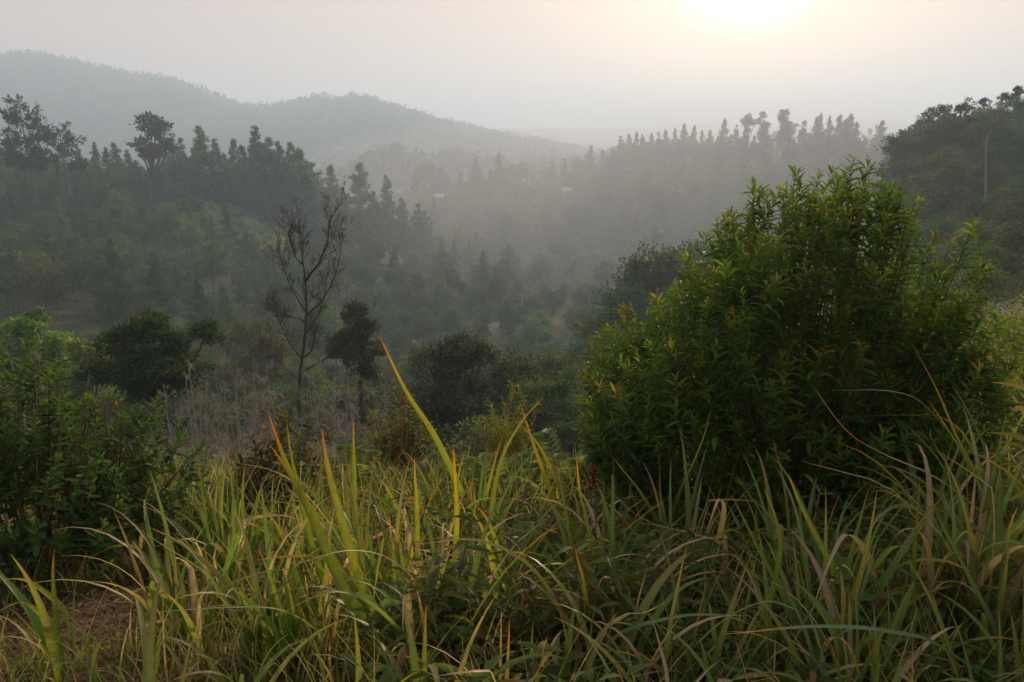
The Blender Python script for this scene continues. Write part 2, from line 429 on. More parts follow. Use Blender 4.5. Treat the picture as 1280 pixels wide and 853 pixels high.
Z_LOW, Z_TOP = float(GZ.min()), float(GZ.max())

# ------------------------------------------------------------------ haze: one closed even volume round everything
def make_haze():
    L = 6600.0
    zb, zt = Z_LOW - 1.0, Z_TOP + 22.0
    V = [(-L, -L + 2, zb), (L, -L + 2, zb), (L, L + 2, zb), (-L, L + 2, zb), (-L, -L + 2, zt), (L, -L + 2, zt), (L, L + 2, zt), (-L, L + 2, zt)]
    Q = [(0, 3, 2, 1), (4, 5, 6, 7), (0, 1, 5, 4), (1, 2, 6, 5), (2, 3, 7, 6), (3, 0, 4, 7)]
    m, t, o = mat('haze_air')
    p = N(t, 'ShaderNodeVolumePrincipled')
    p.inputs['Color'].default_value = (.55, .765, 1.0, 1)
    p.inputs['Density'].default_value = HAZE_DENSITY
    p.inputs['Anisotropy'].default_value = HAZE_G
    t.links.new(p.outputs[0], o.inputs['Volume'])
    h = link('haze', mesh_np('haze', V, None, Q, None, [m]))
    tag(h, kind='stuff')
make_haze()
def make_mist():
    # thicker bank of morning mist lying in the valley below the middle ridge
    V, Q, T = [], [], []
    nu, nv = 28, 14
    cx, cy, cz, rx, ry, rz_ = 95.0, 275.0, -18.0, 195.0, 120.0, 40.0
    for j in range(1, nv):
        th = math.pi * j / nv
        for i in range(nu):
            a = 2 * math.pi * i / nu
            V.append((cx + rx * math.sin(th) * math.cos(a), cy + ry * math.sin(th) * math.sin(a), cz + rz_ * math.cos(th)))
    V += [(cx, cy, cz + rz_), (cx, cy, cz - rz_)]
    for j in range(nv - 2):
        for i in range(nu):
            Q.append((j * nu + i, (j + 1) * nu + i, (j + 1) * nu + (i + 1) % nu, j * nu + (i + 1) % nu))
    for i in range(nu):
        T.append((len(V) - 2, i, (i + 1) % nu)); T.append((len(V) - 1, (nv - 2) * nu + (i + 1) % nu, (nv - 2) * nu + i))
    m, t, o = mat('mist_air')
    p = N(t, 'ShaderNodeVolumePrincipled')
    p.inputs['Color'].default_value = (.80, .88, .97, 1)
    p.inputs['Density'].default_value = MIST_DENSITY
    p.inputs['Anisotropy'].default_value = HAZE_G
    t.links.new(p.outputs[0], o.inputs['Volume'])
    tag(link('mist', mesh_np('mist', V, T, Q, None, [m])), kind='stuff')
MIST_DENSITY = 0.0018
make_mist()

# ------------------------------------------------------------------ tree prototypes (mesh data shared by every copy)
def jitter(c, n, a=.25):
    c = np.asarray(c)
    k = 1 + rng.normal(size=(n, 1)) * a
    return np.clip(c[None] * k + rng.normal(size=(n, 3)) * .006, .006, .6)

GREENS = [(0.065, 0.123, 0.036), (0.080, 0.145, 0.043), (0.072, 0.109, 0.035), (0.109, 0.174, 0.051), (0.055, 0.109, 0.043)]

def pine_mesh(Hh, rad, base, levels, leaf, seed, cl=11, col=(.045, .07, .028), profile=1.0, per=26, topp=.35):
    st = np.random.default_rng(seed)
    tb = Tubes()
    lean = st.normal(size=2) * .02 * Hh
    zs = np.linspace(0, 1, 9)
    axis = np.stack([lean[0] * zs ** 2 + .04 * np.sin(zs * 7 + seed), lean[1] * zs ** 2, zs * Hh], 1)
    tb.add(axis, Hh * .013 * (1 - zs * .88) + .01, 6)
    P, D, FF = [], [], []
    for i in range(levels):
        f = (i + st.uniform(-.4, .4)) / levels; f = min(max(f, 0), 1)
        z = base + (1 - base) * f
        prof = (1 - f) ** profile * (.55 + .45 * min(1, f / .18)) + topp * .2 * (1 - f)
        c = np.array([np.interp(z, zs, axis[:, 0]), np.interp(z, zs, axis[:, 1]), z * Hh])
        nb = st.integers(3, 6)
        a0 = st.uniform(0, 6.28)
        for b in range(nb):
            a = a0 + b * 6.28 / nb + st.uniform(-.4, .4)
            f = (i + st.uniform(-1.3, 1.3)) / levels
            if f > .985 or f < 0: f = st.uniform(.02, .8)
            z = base + (1 - base) * f
            prof = (1 - f) ** profile * (.55 + .45 * min(1, f / .18)) + topp * .2 * (1 - f)
            c = np.array([np.interp(z, zs, axis[:, 0]), np.interp(z, zs, axis[:, 1]), z * Hh])
            Lb = rad * prof * st.uniform(.45, 1.3) + .12
            up = st.uniform(.05, .45) + .5 * f
            e = c + np.array([math.cos(a) * Lb, math.sin(a) * Lb, Lb * up])
            mid = (c + e) / 2 - np.array([0, 0, .06 * Lb])
            br = bez(c, mid, e, 4)
            tb.add(br, np.linspace(.035, .012, 4) * Hh / 12, 3)
            nt_ = max(3, int(cl * Lb / rad))
            ts = st.uniform(.3, 1.05, nt_)
            for tt in ts:
                q = c + (e - c) * tt + st.normal(size=3) * .1 * Lb
                P.append(np.repeat(q[None], per // 2, 0) + st.normal(size=(per // 2, 3)) * leaf * .5 * (1 - .55 * f)); FF.append(np.full(per // 2, f))
                dd = norm(st.normal(size=(per // 2, 3)) * .8 + np.array([math.cos(a), math.sin(a), .9]))
                D.append(dd)
    P = np.concatenate(P); D = np.concatenate(D); FF = np.concatenate(FF); n = len(P)
    cc = jitter(col, n, .22)
    Vv = leaves(P, D, st.normal(size=(n, 3)), leaf * st.uniform(.7, 1.3, n) * (1.1 - .5 * FF), leaf * .36 * (1.1 - .4 * FF), DIAMOND, cc)
    crown = mesh_np('pine_crown', Vv[0], Vv[1], Vv[2], Vv[3], [M_TREE])
    return tb.mesh('pine_trunk', M_BARK), crown

def broad_mesh(Hh, rx, base, lobes, leaf, seed, n_leaf=5200, col=(.05, .075, .024), flat=.8, tmpl=DIAMOND, mat_=None, fork=.45, wide=.5, lobe_r=.42, bark=None, tipmix=None, lean_k=.04):
    st = np.random.default_rng(seed)
    tb = Tubes()
    lean = st.normal(size=2) * lean_k * Hh
    fk = np.array([lean[0] * .5, lean[1] * .5, fork * Hh])
    tb.add(bez((0, 0, -.3), (lean[0] * .1, lean[1] * .3, fork * .5 * Hh), fk, 6), np.linspace(.026, .017, 6) * Hh, 7)
    cz = (base + 1) / 2 * Hh; rz = (1 - base) / 2 * Hh
    P, D, Cc = [], [], []
    per = n_leaf // lobes
    for i in range(lobes):
        while True:
            v = st.uniform(-1, 1, 3)
            if np.linalg.norm(v) < 1: break
        v = v / max(np.linalg.norm(v), .3) * st.uniform(.45, .8)
        if i == 0: v = np.array([0, 0, .72])
        c = np.array([lean[0] + v[0] * rx, lean[1] + v[1] * rx, cz + v[2] * rz * .95])
        lr = rx * lobe_r * st.uniform(.7, 1.25)
        midp = (fk + c) / 2 + np.array([v[0] * rx * .15, v[1] * rx * .15, -.05 * Hh])
        start = fk if st.random() < .6 else np.array([lean[0] * .5, lean[1] * .5, fork * Hh * st.uniform(.75, 1)])
        tb.add(bez(start, midp, c, 6), np.linspace(.012, .004, 6) * Hh, 5)
        ncl = 16
        cd_ = norm(st.normal(size=(ncl, 3)) + np.array([0, 0, .35]))
        cp = c + cd_ * np.array([lr, lr, lr * flat]) * st.uniform(.45, 1.05, (ncl, 1))
        for q in cp[:7]:
            tb.add(bez(c, (c + q) / 2 + st.normal(size=3) * .05 * lr, q, 3), np.linspace(.0035, .0015, 3) * Hh, 3)
        k = st.integers(0, ncl, per)
        pp = cp[k] + st.normal(size=(per, 3)) * lr * np.array([.19, .19, .13])
        dd = norm(pp - c + st.normal(size=(per, 3)) * lr * .6 + np.array([0, 0, -.15 * lr]))
        P.append(pp); D.append(dd)
        base_c = np.asarray(col) * st.uniform(.82, 1.2)
        Cc.append(jitter(base_c, per, .2))
    P, D, Cc = np.concatenate(P), np.concatenate(D), np.concatenate(Cc)
    n = len(P)
    if tipmix is not None:
        sel = (st.random(n) < tipmix[1]) & (P[:, 2] > cz)
        Cc[sel] = jitter(tipmix[0], sel.sum(), .2)
    NRm = norm(st.normal(size=(n, 3)) * .7 + np.array([0, 0, 1.0]))
    Vv = leaves(P, D, NRm, leaf * st.uniform(.7, 1.35, n), leaf * wide * st.uniform(.8, 1.2, n), tmpl, Cc)
    crown = mesh_np('tree_crown', Vv[0], Vv[1], Vv[2], Vv[3], [mat_ or M_TREE])
    return tb.mesh('tree_trunk', bark or M_BARK), crown

def place(name, meshes, label, cat, loc, rz=None, sc=1.0, group=None):
    t = thing(name, label, cat, loc, random.uniform(0, 6.28) if rz is None else rz, sc, group)
    if name == 'pine_tree':
        u = random.uniform(.78, 1.2)
        t.rotation_euler = (random.gauss(0, .025), random.gauss(0, .025), t.rotation_euler[2])
        t.scale = (t.scale[0] * u, t.scale[1] * u, t.scale[2])
    link('trunk', meshes[0], t)
    link('crown', meshes[1], t)
    return t

PINES = [pine_mesh(15, 3.1, .14, 19, .62, 100 + i, profile=p, col=c) for i, (p, c) in enumerate([(1.15, (0.061, 0.138, 0.052)), (.95, (0.075, 0.160, 0.055)), (1.3, (0.058, 0.128, 0.055)), (.9, (0.070, 0.145, 0.058)), (1.1, (0.090, 0.167, 0.055))])]
TALLPINES = [pine_mesh(17, 2.2, .5, 11, .7, 140 + i, profile=.5, topp=.9, col=(.038, .055, .025), cl=9, per=22) for i in range(3)]
RPINES = [pine_mesh(15, 3.2, .1, 17, .75, 160 + i, profile=p, col=c, per=24) for i, (p, c) in enumerate([(1.2, (0.055, 0.087, 0.041)), (1.0, (0.061, 0.090, 0.041)), (1.35, (0.052, 0.084, 0.041)), (.9, (0.065, 0.094, 0.043)), (1.1, (0.058, 0.087, 0.038))])]
BROADS = [broad_mesh(11, 3.8 + .5 * (i % 3), .18 + .05 * (i % 2), 11 + i, .42, 200 + i, 4200, GREENS[i % 5]) for i in range(6)]
FINE = [broad_mesh(11, 5.2, .12, 17, .27, 240 + i, 13000, GREENS[(i + 1) % 5], lobe_r=.3) for i in range(4)]
BUSHES = [broad_mesh(2.6, 1.7, .0, 9, .2, 260 + i, 2600, GREENS[(i + 2) % 5], fork=.15, lobe_r=.5) for i in range(4)]

LBUSHES = [broad_mesh(2.6, 1.9, .0, 9, .24, 270 + i, 2400, c, fork=.15, lobe_r=.5) for i, c in enumerate([(.18, .28, .08), (.15, .26, .07), (.21, .28, .085)])]
def scatter(region, n, tries=40, spacing=None, exist=None):
    """Random ground points; region = list of (px0, px1, d0, d1)."""
    pts = [] if exist is None else list(exist)
    res = []
    k = 0
    while len(res) < n and k < n * tries:
        k += 1
        px0, px1, d0, d1 = region
        d = math.sqrt(random.uniform(d0 * d0, d1 * d1)); px = random.uniform(px0, px1)
        p = on_ground(px, d)
        if spacing and any((p[0] - q[0]) ** 2 + (p[1] - q[1]) ** 2 < spacing ** 2 for q in pts):
            continue
        pts.append(p); res.append(p)
    return res

# ---- mountain and far ridges: one far wood
def far_forest():
    n = 26000
    ph = np.radians(rng.uniform(-39, 39, n)); r = np.sqrt(rng.uniform(560 ** 2, 1900 ** 2, n))
    x, y = np.sin(ph) * r, np.cos(ph) * r
    keep = ~((fbm(x / 260, y / 260, 21, 4) * 5 - .6) > .8)
    x, y, r = x[keep], y[keep], r[keep]
    z = hz(x, y); m = len(x)
    Ht = rng.uniform(6, 13, m) * (.75 + .9 * lattice_noise(x / 45, y / 45, 77)); k = 13
    zz = rng.uniform(0.05, 1, (m, k)); a = rng.uniform(0, 6.28, (m, k)); rad = (1.05 - zz) * rng.uniform(.24, .5, (m, 1)) + .08
    P = np.stack([x[:, None] + np.cos(a) * rad * Ht[:, None] * .7, y[:, None] + np.sin(a) * rad * Ht[:, None] * .7, z[:, None] - .5 + zz * Ht[:, None]], -1).reshape(-1, 3)
    D = np.stack([np.cos(a), np.sin(a), np.full_like(a, .9)], -1).reshape(-1, 3) + rng.normal(size=(m * k, 3)) * .5
    cc = np.repeat(jitter((.042, .065, .028), m, .12), k, 0)
    V = leaves(P, D, rng.normal(size=(m * k, 3)), np.repeat(Ht * .34, k), np.repeat(Ht * .2, k), DIAMOND, cc)
    o = link('far_forest', mesh_np('far_forest', V[0], V[1], V[2], V[3], [M_TREE]))
    tag(o, kind='stuff')
far_forest()

# skyline trees standing clear along the mountain crest
def crest(px_list, d, label, group, sc=(.55, .9), protos=None):
    for px in px_list:
        best = None
        for dd in np.linspace(d * .88, d * 1.12, 13):
            p = on_ground(px, dd); e = (p[2] - 1.6) / dd
            if best is None or e > best[0]: best = (e, p)
        p = best[1]
        place('pine_tree', random.choice(protos or PINES), label, 'tree', (p[0], p[1], p[2] - .6), None, random.uniform(*sc), group)
crest(list(range(4, 200, 7)), 1400, 'hazy tree in the close jagged line on the blue mountain top', 'close trees along the mountain top', (.6, 1.25), RPINES + BROADS)
crest(list(range(288, 590, 9)), 1400, 'faint tree in the close jagged line on the lower blue ridge', 'close trees along the lower blue ridge', (.5, 1.1), RPINES + BROADS)
crest([18, 30, 44, 57, 68, 80, 90, 99, 112, 128, 146, 160, 176, 190], 1400, 'small hazy tree on the highest crest of the blue mountain', 'trees along the high mountain crest', (.8, 1.35))
crest([226, 231, 237, 242, 248, 253, 258, 264, 269, 274, 281], 1400, 'thin hazy tree in the gappy row on the mountain shoulder', 'row of thin trees on the mountain shoulder', (.9, 1.3), TALLPINES)
crest([340, 355, 366, 380, 398, 412, 428, 441, 456, 470, 492, 515, 531, 560, 585], 1400, 'small hazy tree on the low right part of the mountain ridge', 'trees along the lower mountain ridge', (.7, 1.2))

# ------------------------------------------------------------------ left hillside
hero_pine = pine_mesh(17, 3.3, .45, 9, .6, 301, cl=12, profile=.35, topp=.8, col=(.04, .06, .025), per=24)
p = on_ground(52, 165); top = at(52, 128, 165)
place('pine_tree', hero_pine, 'tall open-crowned pine rising highest at the far left of the misty wood', 'tree', (p[0], p[1], p[2] - .3), .6, (top[2] - p[2]) / 17)
p = on_ground(92, 168); top = at(92, 160, 168)
place('pine_tree', pine_mesh(15, 3.4, .55, 6, .6, 303, cl=12, profile=.3, col=(.04, .06, .025)), 'flat-topped pine leaning just right of the tall open-crowned pine', 'tree', (p[0], p[1], p[2] - .3), 2.0, (top[2] - p[2]) / 15)
p = on_ground(192, 185); top = at(192, 140, 185)
place('broadleaf_tree', broad_mesh(17, 4.2, .5, 9, .5, 305, 3600, (.04, .058, .024), lobe_r=.32), 'tall tree with several rounded tufts at its top above the left hillside wood', 'tree', (p[0], p[1], p[2] - .3), 1.0, (top[2] - p[2]) / 17)
spots = []
for px, py, d in [(262, 158, 205), (322, 156, 210), (300, 172, 215), (345, 172, 212), (358, 174, 216), (372, 178, 214), (385, 184, 212), (280, 172, 212), (248, 178, 208), (232, 170, 212), (335, 178, 220), (398, 200, 222), (310, 180, 204), (268, 186, 200), (290, 190, 203), (350, 192, 205), (370, 200, 207), (328, 190, 202), (240, 195, 203), (388, 208, 210)]:
    p = on_ground(px, d); top = at(px, py, d); spots.append(p)
    place('pine_tree', random.choice(PINES), 'misty pine in the tall row along the top of the left clearing', 'tree', (p[0], p[1], p[2] - .3), None, max(.5, (top[2] - p[2]) / 15), 'pines along the top of the left clearing')
for px, py, d in [(420, 205, 232), (452, 204, 236), (487, 217, 240), (470, 238, 236), (437, 232, 230), (505, 245, 244), (523, 252, 250), (410, 232, 226), (535, 262, 255)]:
    p = on_ground(px, d); top = at(px, py, d); spots.append(p)
    place('pine_tree', random.choice(PINES), 'pale misty pine on the spur falling into the valley', 'tree', (p[0], p[1], p[2] - .3), None, max(.5, (top[2] - p[2]) / 15), 'pines down the misty spur')
for px, py, d in [(8, 185, 190), (30, 180, 196), (75, 190, 200), (105, 180, 205), (125, 176, 208), (140, 182, 206), (155, 178, 210), (215, 175, 214), (225, 182, 205), (168, 186, 198), (112, 196, 190), (60, 205, 180), (20, 210, 178), (90, 220, 176), (135, 205, 185), (180, 200, 190), (205, 205, 192)]:
    p = on_ground(px, d); top = at(px, py, d); spots.append(p)
    place('pine_tree', random.choice(PINES), 'misty conifer in the mixed wood on the far left hillside', 'tree', (p[0], p[1], p[2] - .3), None, max(.5, (top[2] - p[2]) / 15), 'conifers in the far left wood')
gl = ('broadleaf_tree', BROADS, 'bushy tree in the dim mixed wood on the left hillside', 'mixed wood on the left hillside')
for p in scatter((-90, 250, 172, 235), 66, spacing=5.2, exist=spots):
    s = random.uniform(.55, .95); spots.append(p)
    place('broadleaf_tree', random.choice(BROADS), gl[2], 'tree', (p[0], p[1], p[2] - .4), None, s, gl[3])
for p in scatter((-90, 160, 95, 172), 70, spacing=5, exist=spots):
    s = random.uniform(.6, 1.05); spots.append(p)
    if random.random() < .45:
        place('pine_tree', random.choice(PINES), 'dark conifer on the shaded lower left slope', 'tree', (p[0], p[1], p[2] - .4), None, s * .85, 'conifers on the lower left slope')
    else:
        place('broadleaf_tree', random.choice(BROADS), gl[2], 'tree', (p[0], p[1], p[2] - .4), None, s, gl[3])
for p in scatter((150, 420, 95, 172), 60, spacing=5.5, exist=spots):
    s = random.uniform(.45, .95); spots.append(p)
    if random.random() < .5:
        place('pine_tree', random.choice(PINES), 'dark conifer on the shaded lower left slope', 'tree', (p[0], p[1], p[2] - .4), None, s * .8, 'conifers on the lower left slope')
    else:
        place('broadleaf_tree', random.choice(BROADS), 'bushy tree below the green clearing on the left hillside', 'tree', (p[0], p[1], p[2] - .4), None, s, 'trees below the left clearing')
for p in scatter((150, 350, 165, 202), 70, spacing=3, exist=spots):
    place('bush', random.choice(LBUSHES), 'low green bush in the clearing under the row of pines', 'bush', (p[0], p[1], p[2] - .2), None, random.uniform(.8, 1.7), 'bushes in the left clearing')
# ------------------------------------------------------------------ spur and valley
for p in scatter((400, 640, 190, 330), 70, spacing=6.5, exist=spots):
    s = random.uniform(.6, 1.1); spots.append(p)
    if random.random() < .5:
        place('pine_tree', random.choice(PINES), 'pale misty conifer deep in the middle of the valley', 'tree', (p[0], p[1], p[2] - .4), None, s * .9, 'conifers deep in the valley')
    else:
        place('valley_tree', random.choice(BROADS), 'misty rounded tree deep in the valley', 'tree', (p[0], p[1], p[2] - .4), None, s, 'rounded trees on the valley floor')
for p in scatter((380, 980, 80, 200), 190, spacing=4.2, exist=spots):
    s = random.uniform(.35, .8); spots.append(p)
    place('valley_tree', random.choice(BROADS), 'misty rounded tree deep in the valley', 'tree', (p[0], p[1], p[2] - .6), None, s, 'rounded trees on the valley floor')
for p in scatter((600, 1120, 200, 400), 70, spacing=8, exist=spots):
    s = random.uniform(.55, 1.0); spots.append(p)
    place('broadleaf_tree', random.choice(BROADS), 'faint tree on the misty slope under the middle ridge', 'tree', (p[0], p[1], p[2] - .6), None, s, 'trees on the slope under the middle ridge')
# ------------------------------------------------------------------ middle ridge skyline
def ridge(lst, protos, label, group, name='pine_tree', base=15):
    for px, py, d in lst:
        p = on_ground(px, d); top = at(px, py, d)
        place(name, random.choice(protos), label, 'tree', (p[0], p[1], p[2] - .5), None, max(.35, (top[2] - p[2]) / base), group)
ridge([(440, 198, 600), (455, 192, 610), (468, 186, 615), (480, 180, 620), (497, 176, 620), (512, 188, 625), (428, 206, 600), (556, 186, 640), (572, 184, 640), (588, 190, 640)], BROADS, 'very faint rounded tree on the hazy hump behind the valley', 'trees on the hazy hump behind the valley', 'broadleaf_tree', 11)
ridge([(530, 184, 400), (541, 190, 402), (552, 205, 405), (595, 193, 400), (622, 190, 402), (640, 190, 404), (651, 189, 406), (600, 205, 396), (612, 210, 398), (665, 208, 404), (680, 202, 404), (690, 198, 402), (705, 196, 404), (722, 186, 404), (738, 180, 402), (632, 208, 398), (575, 212, 398), (560, 215, 400), (520, 215, 396)], RPINES + RPINES + BROADS, 'hazy tree on the low left half of the middle ridge', 'trees on the low half of the middle ridge')
ridge([(752, 186, 392), (765, 182, 390), (776, 168, 388), (785, 166, 386), (794, 164, 384), (803, 168, 382), (812, 164, 380), (822, 163, 378), (832, 160, 376), (843, 158, 374), (853, 153, 372), (863, 154, 370), (875, 162, 368), (902, 146, 362), (888, 160, 364), (918, 156, 356), (928, 158, 352), (953, 150, 346), (983, 162, 338), (990, 170, 336), (758, 192, 388), (770, 188, 386), (790, 180, 382), (808, 178, 376), (827, 176, 372), (848, 172, 368), (869, 174, 362), (882, 172, 358), (896, 168, 354), (910, 166, 352), (924, 170, 348), (940, 168, 344), (960, 168, 340), (995, 172, 332), (1016, 168, 326), (1030, 166, 322), (1048, 166, 318), (1066, 172, 314)], RPINES + RPINES + PINES, 'dark misty conifer in the saw-edged row on the middle ridge', 'conifers along the middle ridge')
ridge([(1001, 148, 330), (1012, 144, 328), (1021, 140, 326), (1034, 142, 324), (1043, 141, 322), (1052, 146, 322), (1060, 141, 320), (1068, 150, 318), (1078, 170, 318), (1086, 178, 312)], RPINES, 'fluffy conifer in the close row right of the big dense ridge tree', 'conifers right of the dense ridge tree')
ridge([(1098, 149, 300)], [RPINES[2]], 'single pointed conifer standing alone beside the right-hand wood', None)
ridge([(970, 131, 342)], [broad_mesh(15, 3.3, .1, 15, .5, 330, 5200, (.04, .055, .025))], 'big dense tree rising highest in the middle ridge row', None, 'broadleaf_tree', 15)
ridge([(933, 139, 350)], [broad_mesh(15, 2.4, .45, 8, .5, 331, 1500, (.045, .06, .025), lobe_r=.34)], 'thin-topped airy tree left of the big dense ridge tree', None, 'broadleaf_tree', 15)
ridge([(948, 136, 348)], [broad_mesh(15, 2.4, .4, 8, .5, 332, 1700, (.045, .06, .025), lobe_r=.34)], 'airy tree touching the left side of the big dense ridge tree', None, 'broadleaf_tree', 15)
# ------------------------------------------------------------------ right hill wood
RW = 'tree in the dark wood on the right-hand hill'
def rightwood(lst, label, group):
    for px, py, d in lst:
        p = on_ground(px, d); top = at(px, py, d)
        place('broadleaf_tree', random.choice(FINE), label, 'tree', (p[0], p[1], p[2] - .5), None, max(.4, (top[2] - p[2]) / 11), group)
rightwood([(1150, 132, 118), (1130, 160, 122), (1172, 145, 112), (1225, 128, 112), (1252, 118, 110), (1278, 113, 110), (1305, 112, 112), (1238, 135, 104), (1212, 150, 106), (1265, 140, 102), (1335, 120, 112), (1120, 190, 126)], 'big dark crown on the skyline of the right-hand wood', 'skyline trees of the right-hand wood')
rightwood([(1140, 190, 108), (1165, 185, 104), (1190, 180, 102), (1218, 175, 98), (1248, 165, 98), (1275, 160, 98), (1300, 160, 97), (1155, 215, 98), (1190, 210, 94), (1125, 225, 104), (1258, 195, 90), (1285, 190, 90), (1215, 215, 92), (1120, 250, 95), (1150, 250, 90)], 'dark leafy tree filling the slope under the right-hand skyline', 'lower trees of the right-hand wood')
p = on_ground(1197, 108); top = at(1197, 120, 108)
place('broadleaf_tree', broad_mesh(13, 2.4, .62, 7, .3, 340, 1500, (.045, .06, .024), lobe_r=.34, fork=.6), 'slender tree with a sparse see-through crown above the right-hand wood', 'tree', (p[0], p[1], p[2] - .3), .4, (top[2] - p[2]) / 13)
tb = Tubes()
p = on_ground(1231, 82); top = at(1233, 168, 82)
Ht = top[2] - p[2]
qx = top[0] - p[0]
tb.add([(0, 0, -.3), (.03 + qx * .35, 0, Ht * .35), (-.02 + qx * .7, 0, Ht * .7), (qx, 0, Ht)], [.1, .09, .08, .06], 7)
tb.add([(qx * .88, 0, Ht * .88), (.35 + qx, .1, Ht * .97), (.6 + qx, .1, Ht * 1.06)], [.05, .04, .025], 5)
tb.add([(qx * .84, 0, Ht * .84), (-.3 + qx, .1, Ht * .93), (-.42 + qx, .1, Ht * 1.04)], [.045, .035, .02], 5)
for k_, (px, py, d, sd_) in enumerate([(1160, 126, 120, 350), (1216, 117, 114, 351), (1262, 103, 112, 352), (1136, 146, 124, 353)]):
    q = on_ground(px, d); tq = at(px, py, d)
    place('broadleaf_tree', broad_mesh(13, 3.0, .55, 8, .3, sd_, 3600, (.055, .08, .035), lobe_r=.3, fork=.55), 'tall tree with a broken uneven crown standing above the right-hand wood', 'tree', (q[0], q[1], q[2] - .3), None, (tq[2] - q[2]) / 13, 'taller trees above the right-hand wood')
t = thing('dead_tree', 'bare pale trunk standing upright in front of the right-hand wood', 'dead tree', tuple(p))
link('trunk', tb.mesh('pale_trunk', M_PALEBARK), t)
p = on_ground(1160, 88); top = at(1160, 178, 88)
place('broadleaf_tree', broad_mesh(11, 3.2, .12, 12, .3, 341, 7000, (.085, .12, .035)), 'paler green tree in the middle of the right-hand wood', 'tree', (p[0], p[1], p[2] - .3), .4, (top[2] - p[2]) / 11)
for p in scatter((1115, 1330, 38, 88), 46, spacing=2.6):
    place('bush', random.choice(BUSHES), 'feathery bush on the scrub slope below the right-hand wood', 'bush', (p[0], p[1], p[2] - .2), None, random.uniform(.6, 1.15), 'bushes on the right scrub slope')
# hazy trees to the right of centre, half behind the big shrub
for px, py, d, s in [(822, 300, 72, 1), (795, 345, 70, 1), (850, 290, 78, 1), (775, 350, 64, 1), (880, 300, 84, 1), (835, 340, 66, 1)]:
    p = on_ground(px, d); top = at(px, py, d)
    place('broadleaf_tree', random.choice(FINE), 'hazy tree just behind the left side of the big shrub', 'tree', (p[0], p[1], p[2] - .4), None, max(.3, (top[2] - p[2]) / 11), 'trees just behind the big shrub')

# ------------------------------------------------------------------ two small houses under the ridge
def house(px, py, d, label, wd=6.0):
    p = at(px, py, d)
    x, y = p[0], p[1]; z = hz1(x, y)
    z = max(z, p[2] - 4.2) - .5
    t = thing('house', label, 'house', (x, y, z), R(8))
    Wm, Rm, Dm = plain_mat('house_wall', (.16, .15, .13)), plain_mat('house_roof', (.42, .41, .41), .5), plain_mat('house_door', (.08, .06, .05))
    def box(nm, x0, x1, y0, y1, z0, z1, m, par):
        V = [(x0, y0, z0), (x1, y0, z0), (x1, y1, z0), (x0, y1, z0), (x0, y0, z1), (x1, y0, z1), (x1, y1, z1), (x0, y1, z1)]
        return link(nm, mesh_np(nm, V, None, [(0, 3, 2, 1), (4, 5, 6, 7), (0, 1, 5, 4), (1, 2, 6, 5), (2, 3, 7, 6), (3, 0, 4, 7)], None, [m]), par)
    h = wd / 2
    box('wall', -h, h, -2, 2, -1.5, 2.6, Wm, t)
    box('door', -.5, .4, -2.06, -1.99, 0, 2.0, Dm, t)
    box('window', 1.0, 2.1, -2.05, -1.99, .9, 1.9, Dm, t)
    box('window', -2.2, -1.2, -2.05, -1.99, .9, 1.9, Dm, t)
    e = h + .5
    V = [(-e, -2.7, 2.5), (e, -2.7, 2.5), (e, 0, 4.0), (-e, 0, 4.0), (-e, 2.7, 2.5), (e, 2.7, 2.5),
         (-e, -2.7, 2.62), (e, -2.7, 2.62), (e, 0, 4.12), (-e, 0, 4.12), (-e, 2.7, 2.62), (e, 2.7, 2.62)]
    link('roof', mesh_np('roof', V, None, [(0, 3, 2, 1), (3, 4, 5, 2), (6, 7, 8, 9), (9, 8, 11, 10), (0, 1, 7, 6), (5, 4, 10, 11), (0, 6, 9, 3), (3, 9, 10, 4), (1, 2, 8, 7), (2, 5, 11, 8)], None, [Rm]), t)
house(549, 246, 372, 'small white-roofed house half lost in mist left of the valley middle', 3.4)
house(708, 240, 366, 'small white-roofed house half lost in mist under the middle ridge', 3.8)
#MIDSECTION
def crom(P, n):
    P = np.asarray(P, float); P = np.concatenate([[2 * P[0] - P[1]], P, [2 * P[-1] - P[-2]]])
    outp = []
    m = len(P) - 3
    for t in np.linspace(0, m - 1e-6, n):
        i = int(t); u = t - i; a, b, c, d = P[i:i + 4]
        outp.append(.5 * (2 * b + (c - a) * u + (2 * a - 5 * b + 4 * c - d) * u * u + (3 * b - a - 3 * c + d) * u ** 3))
    return np.array(outp)
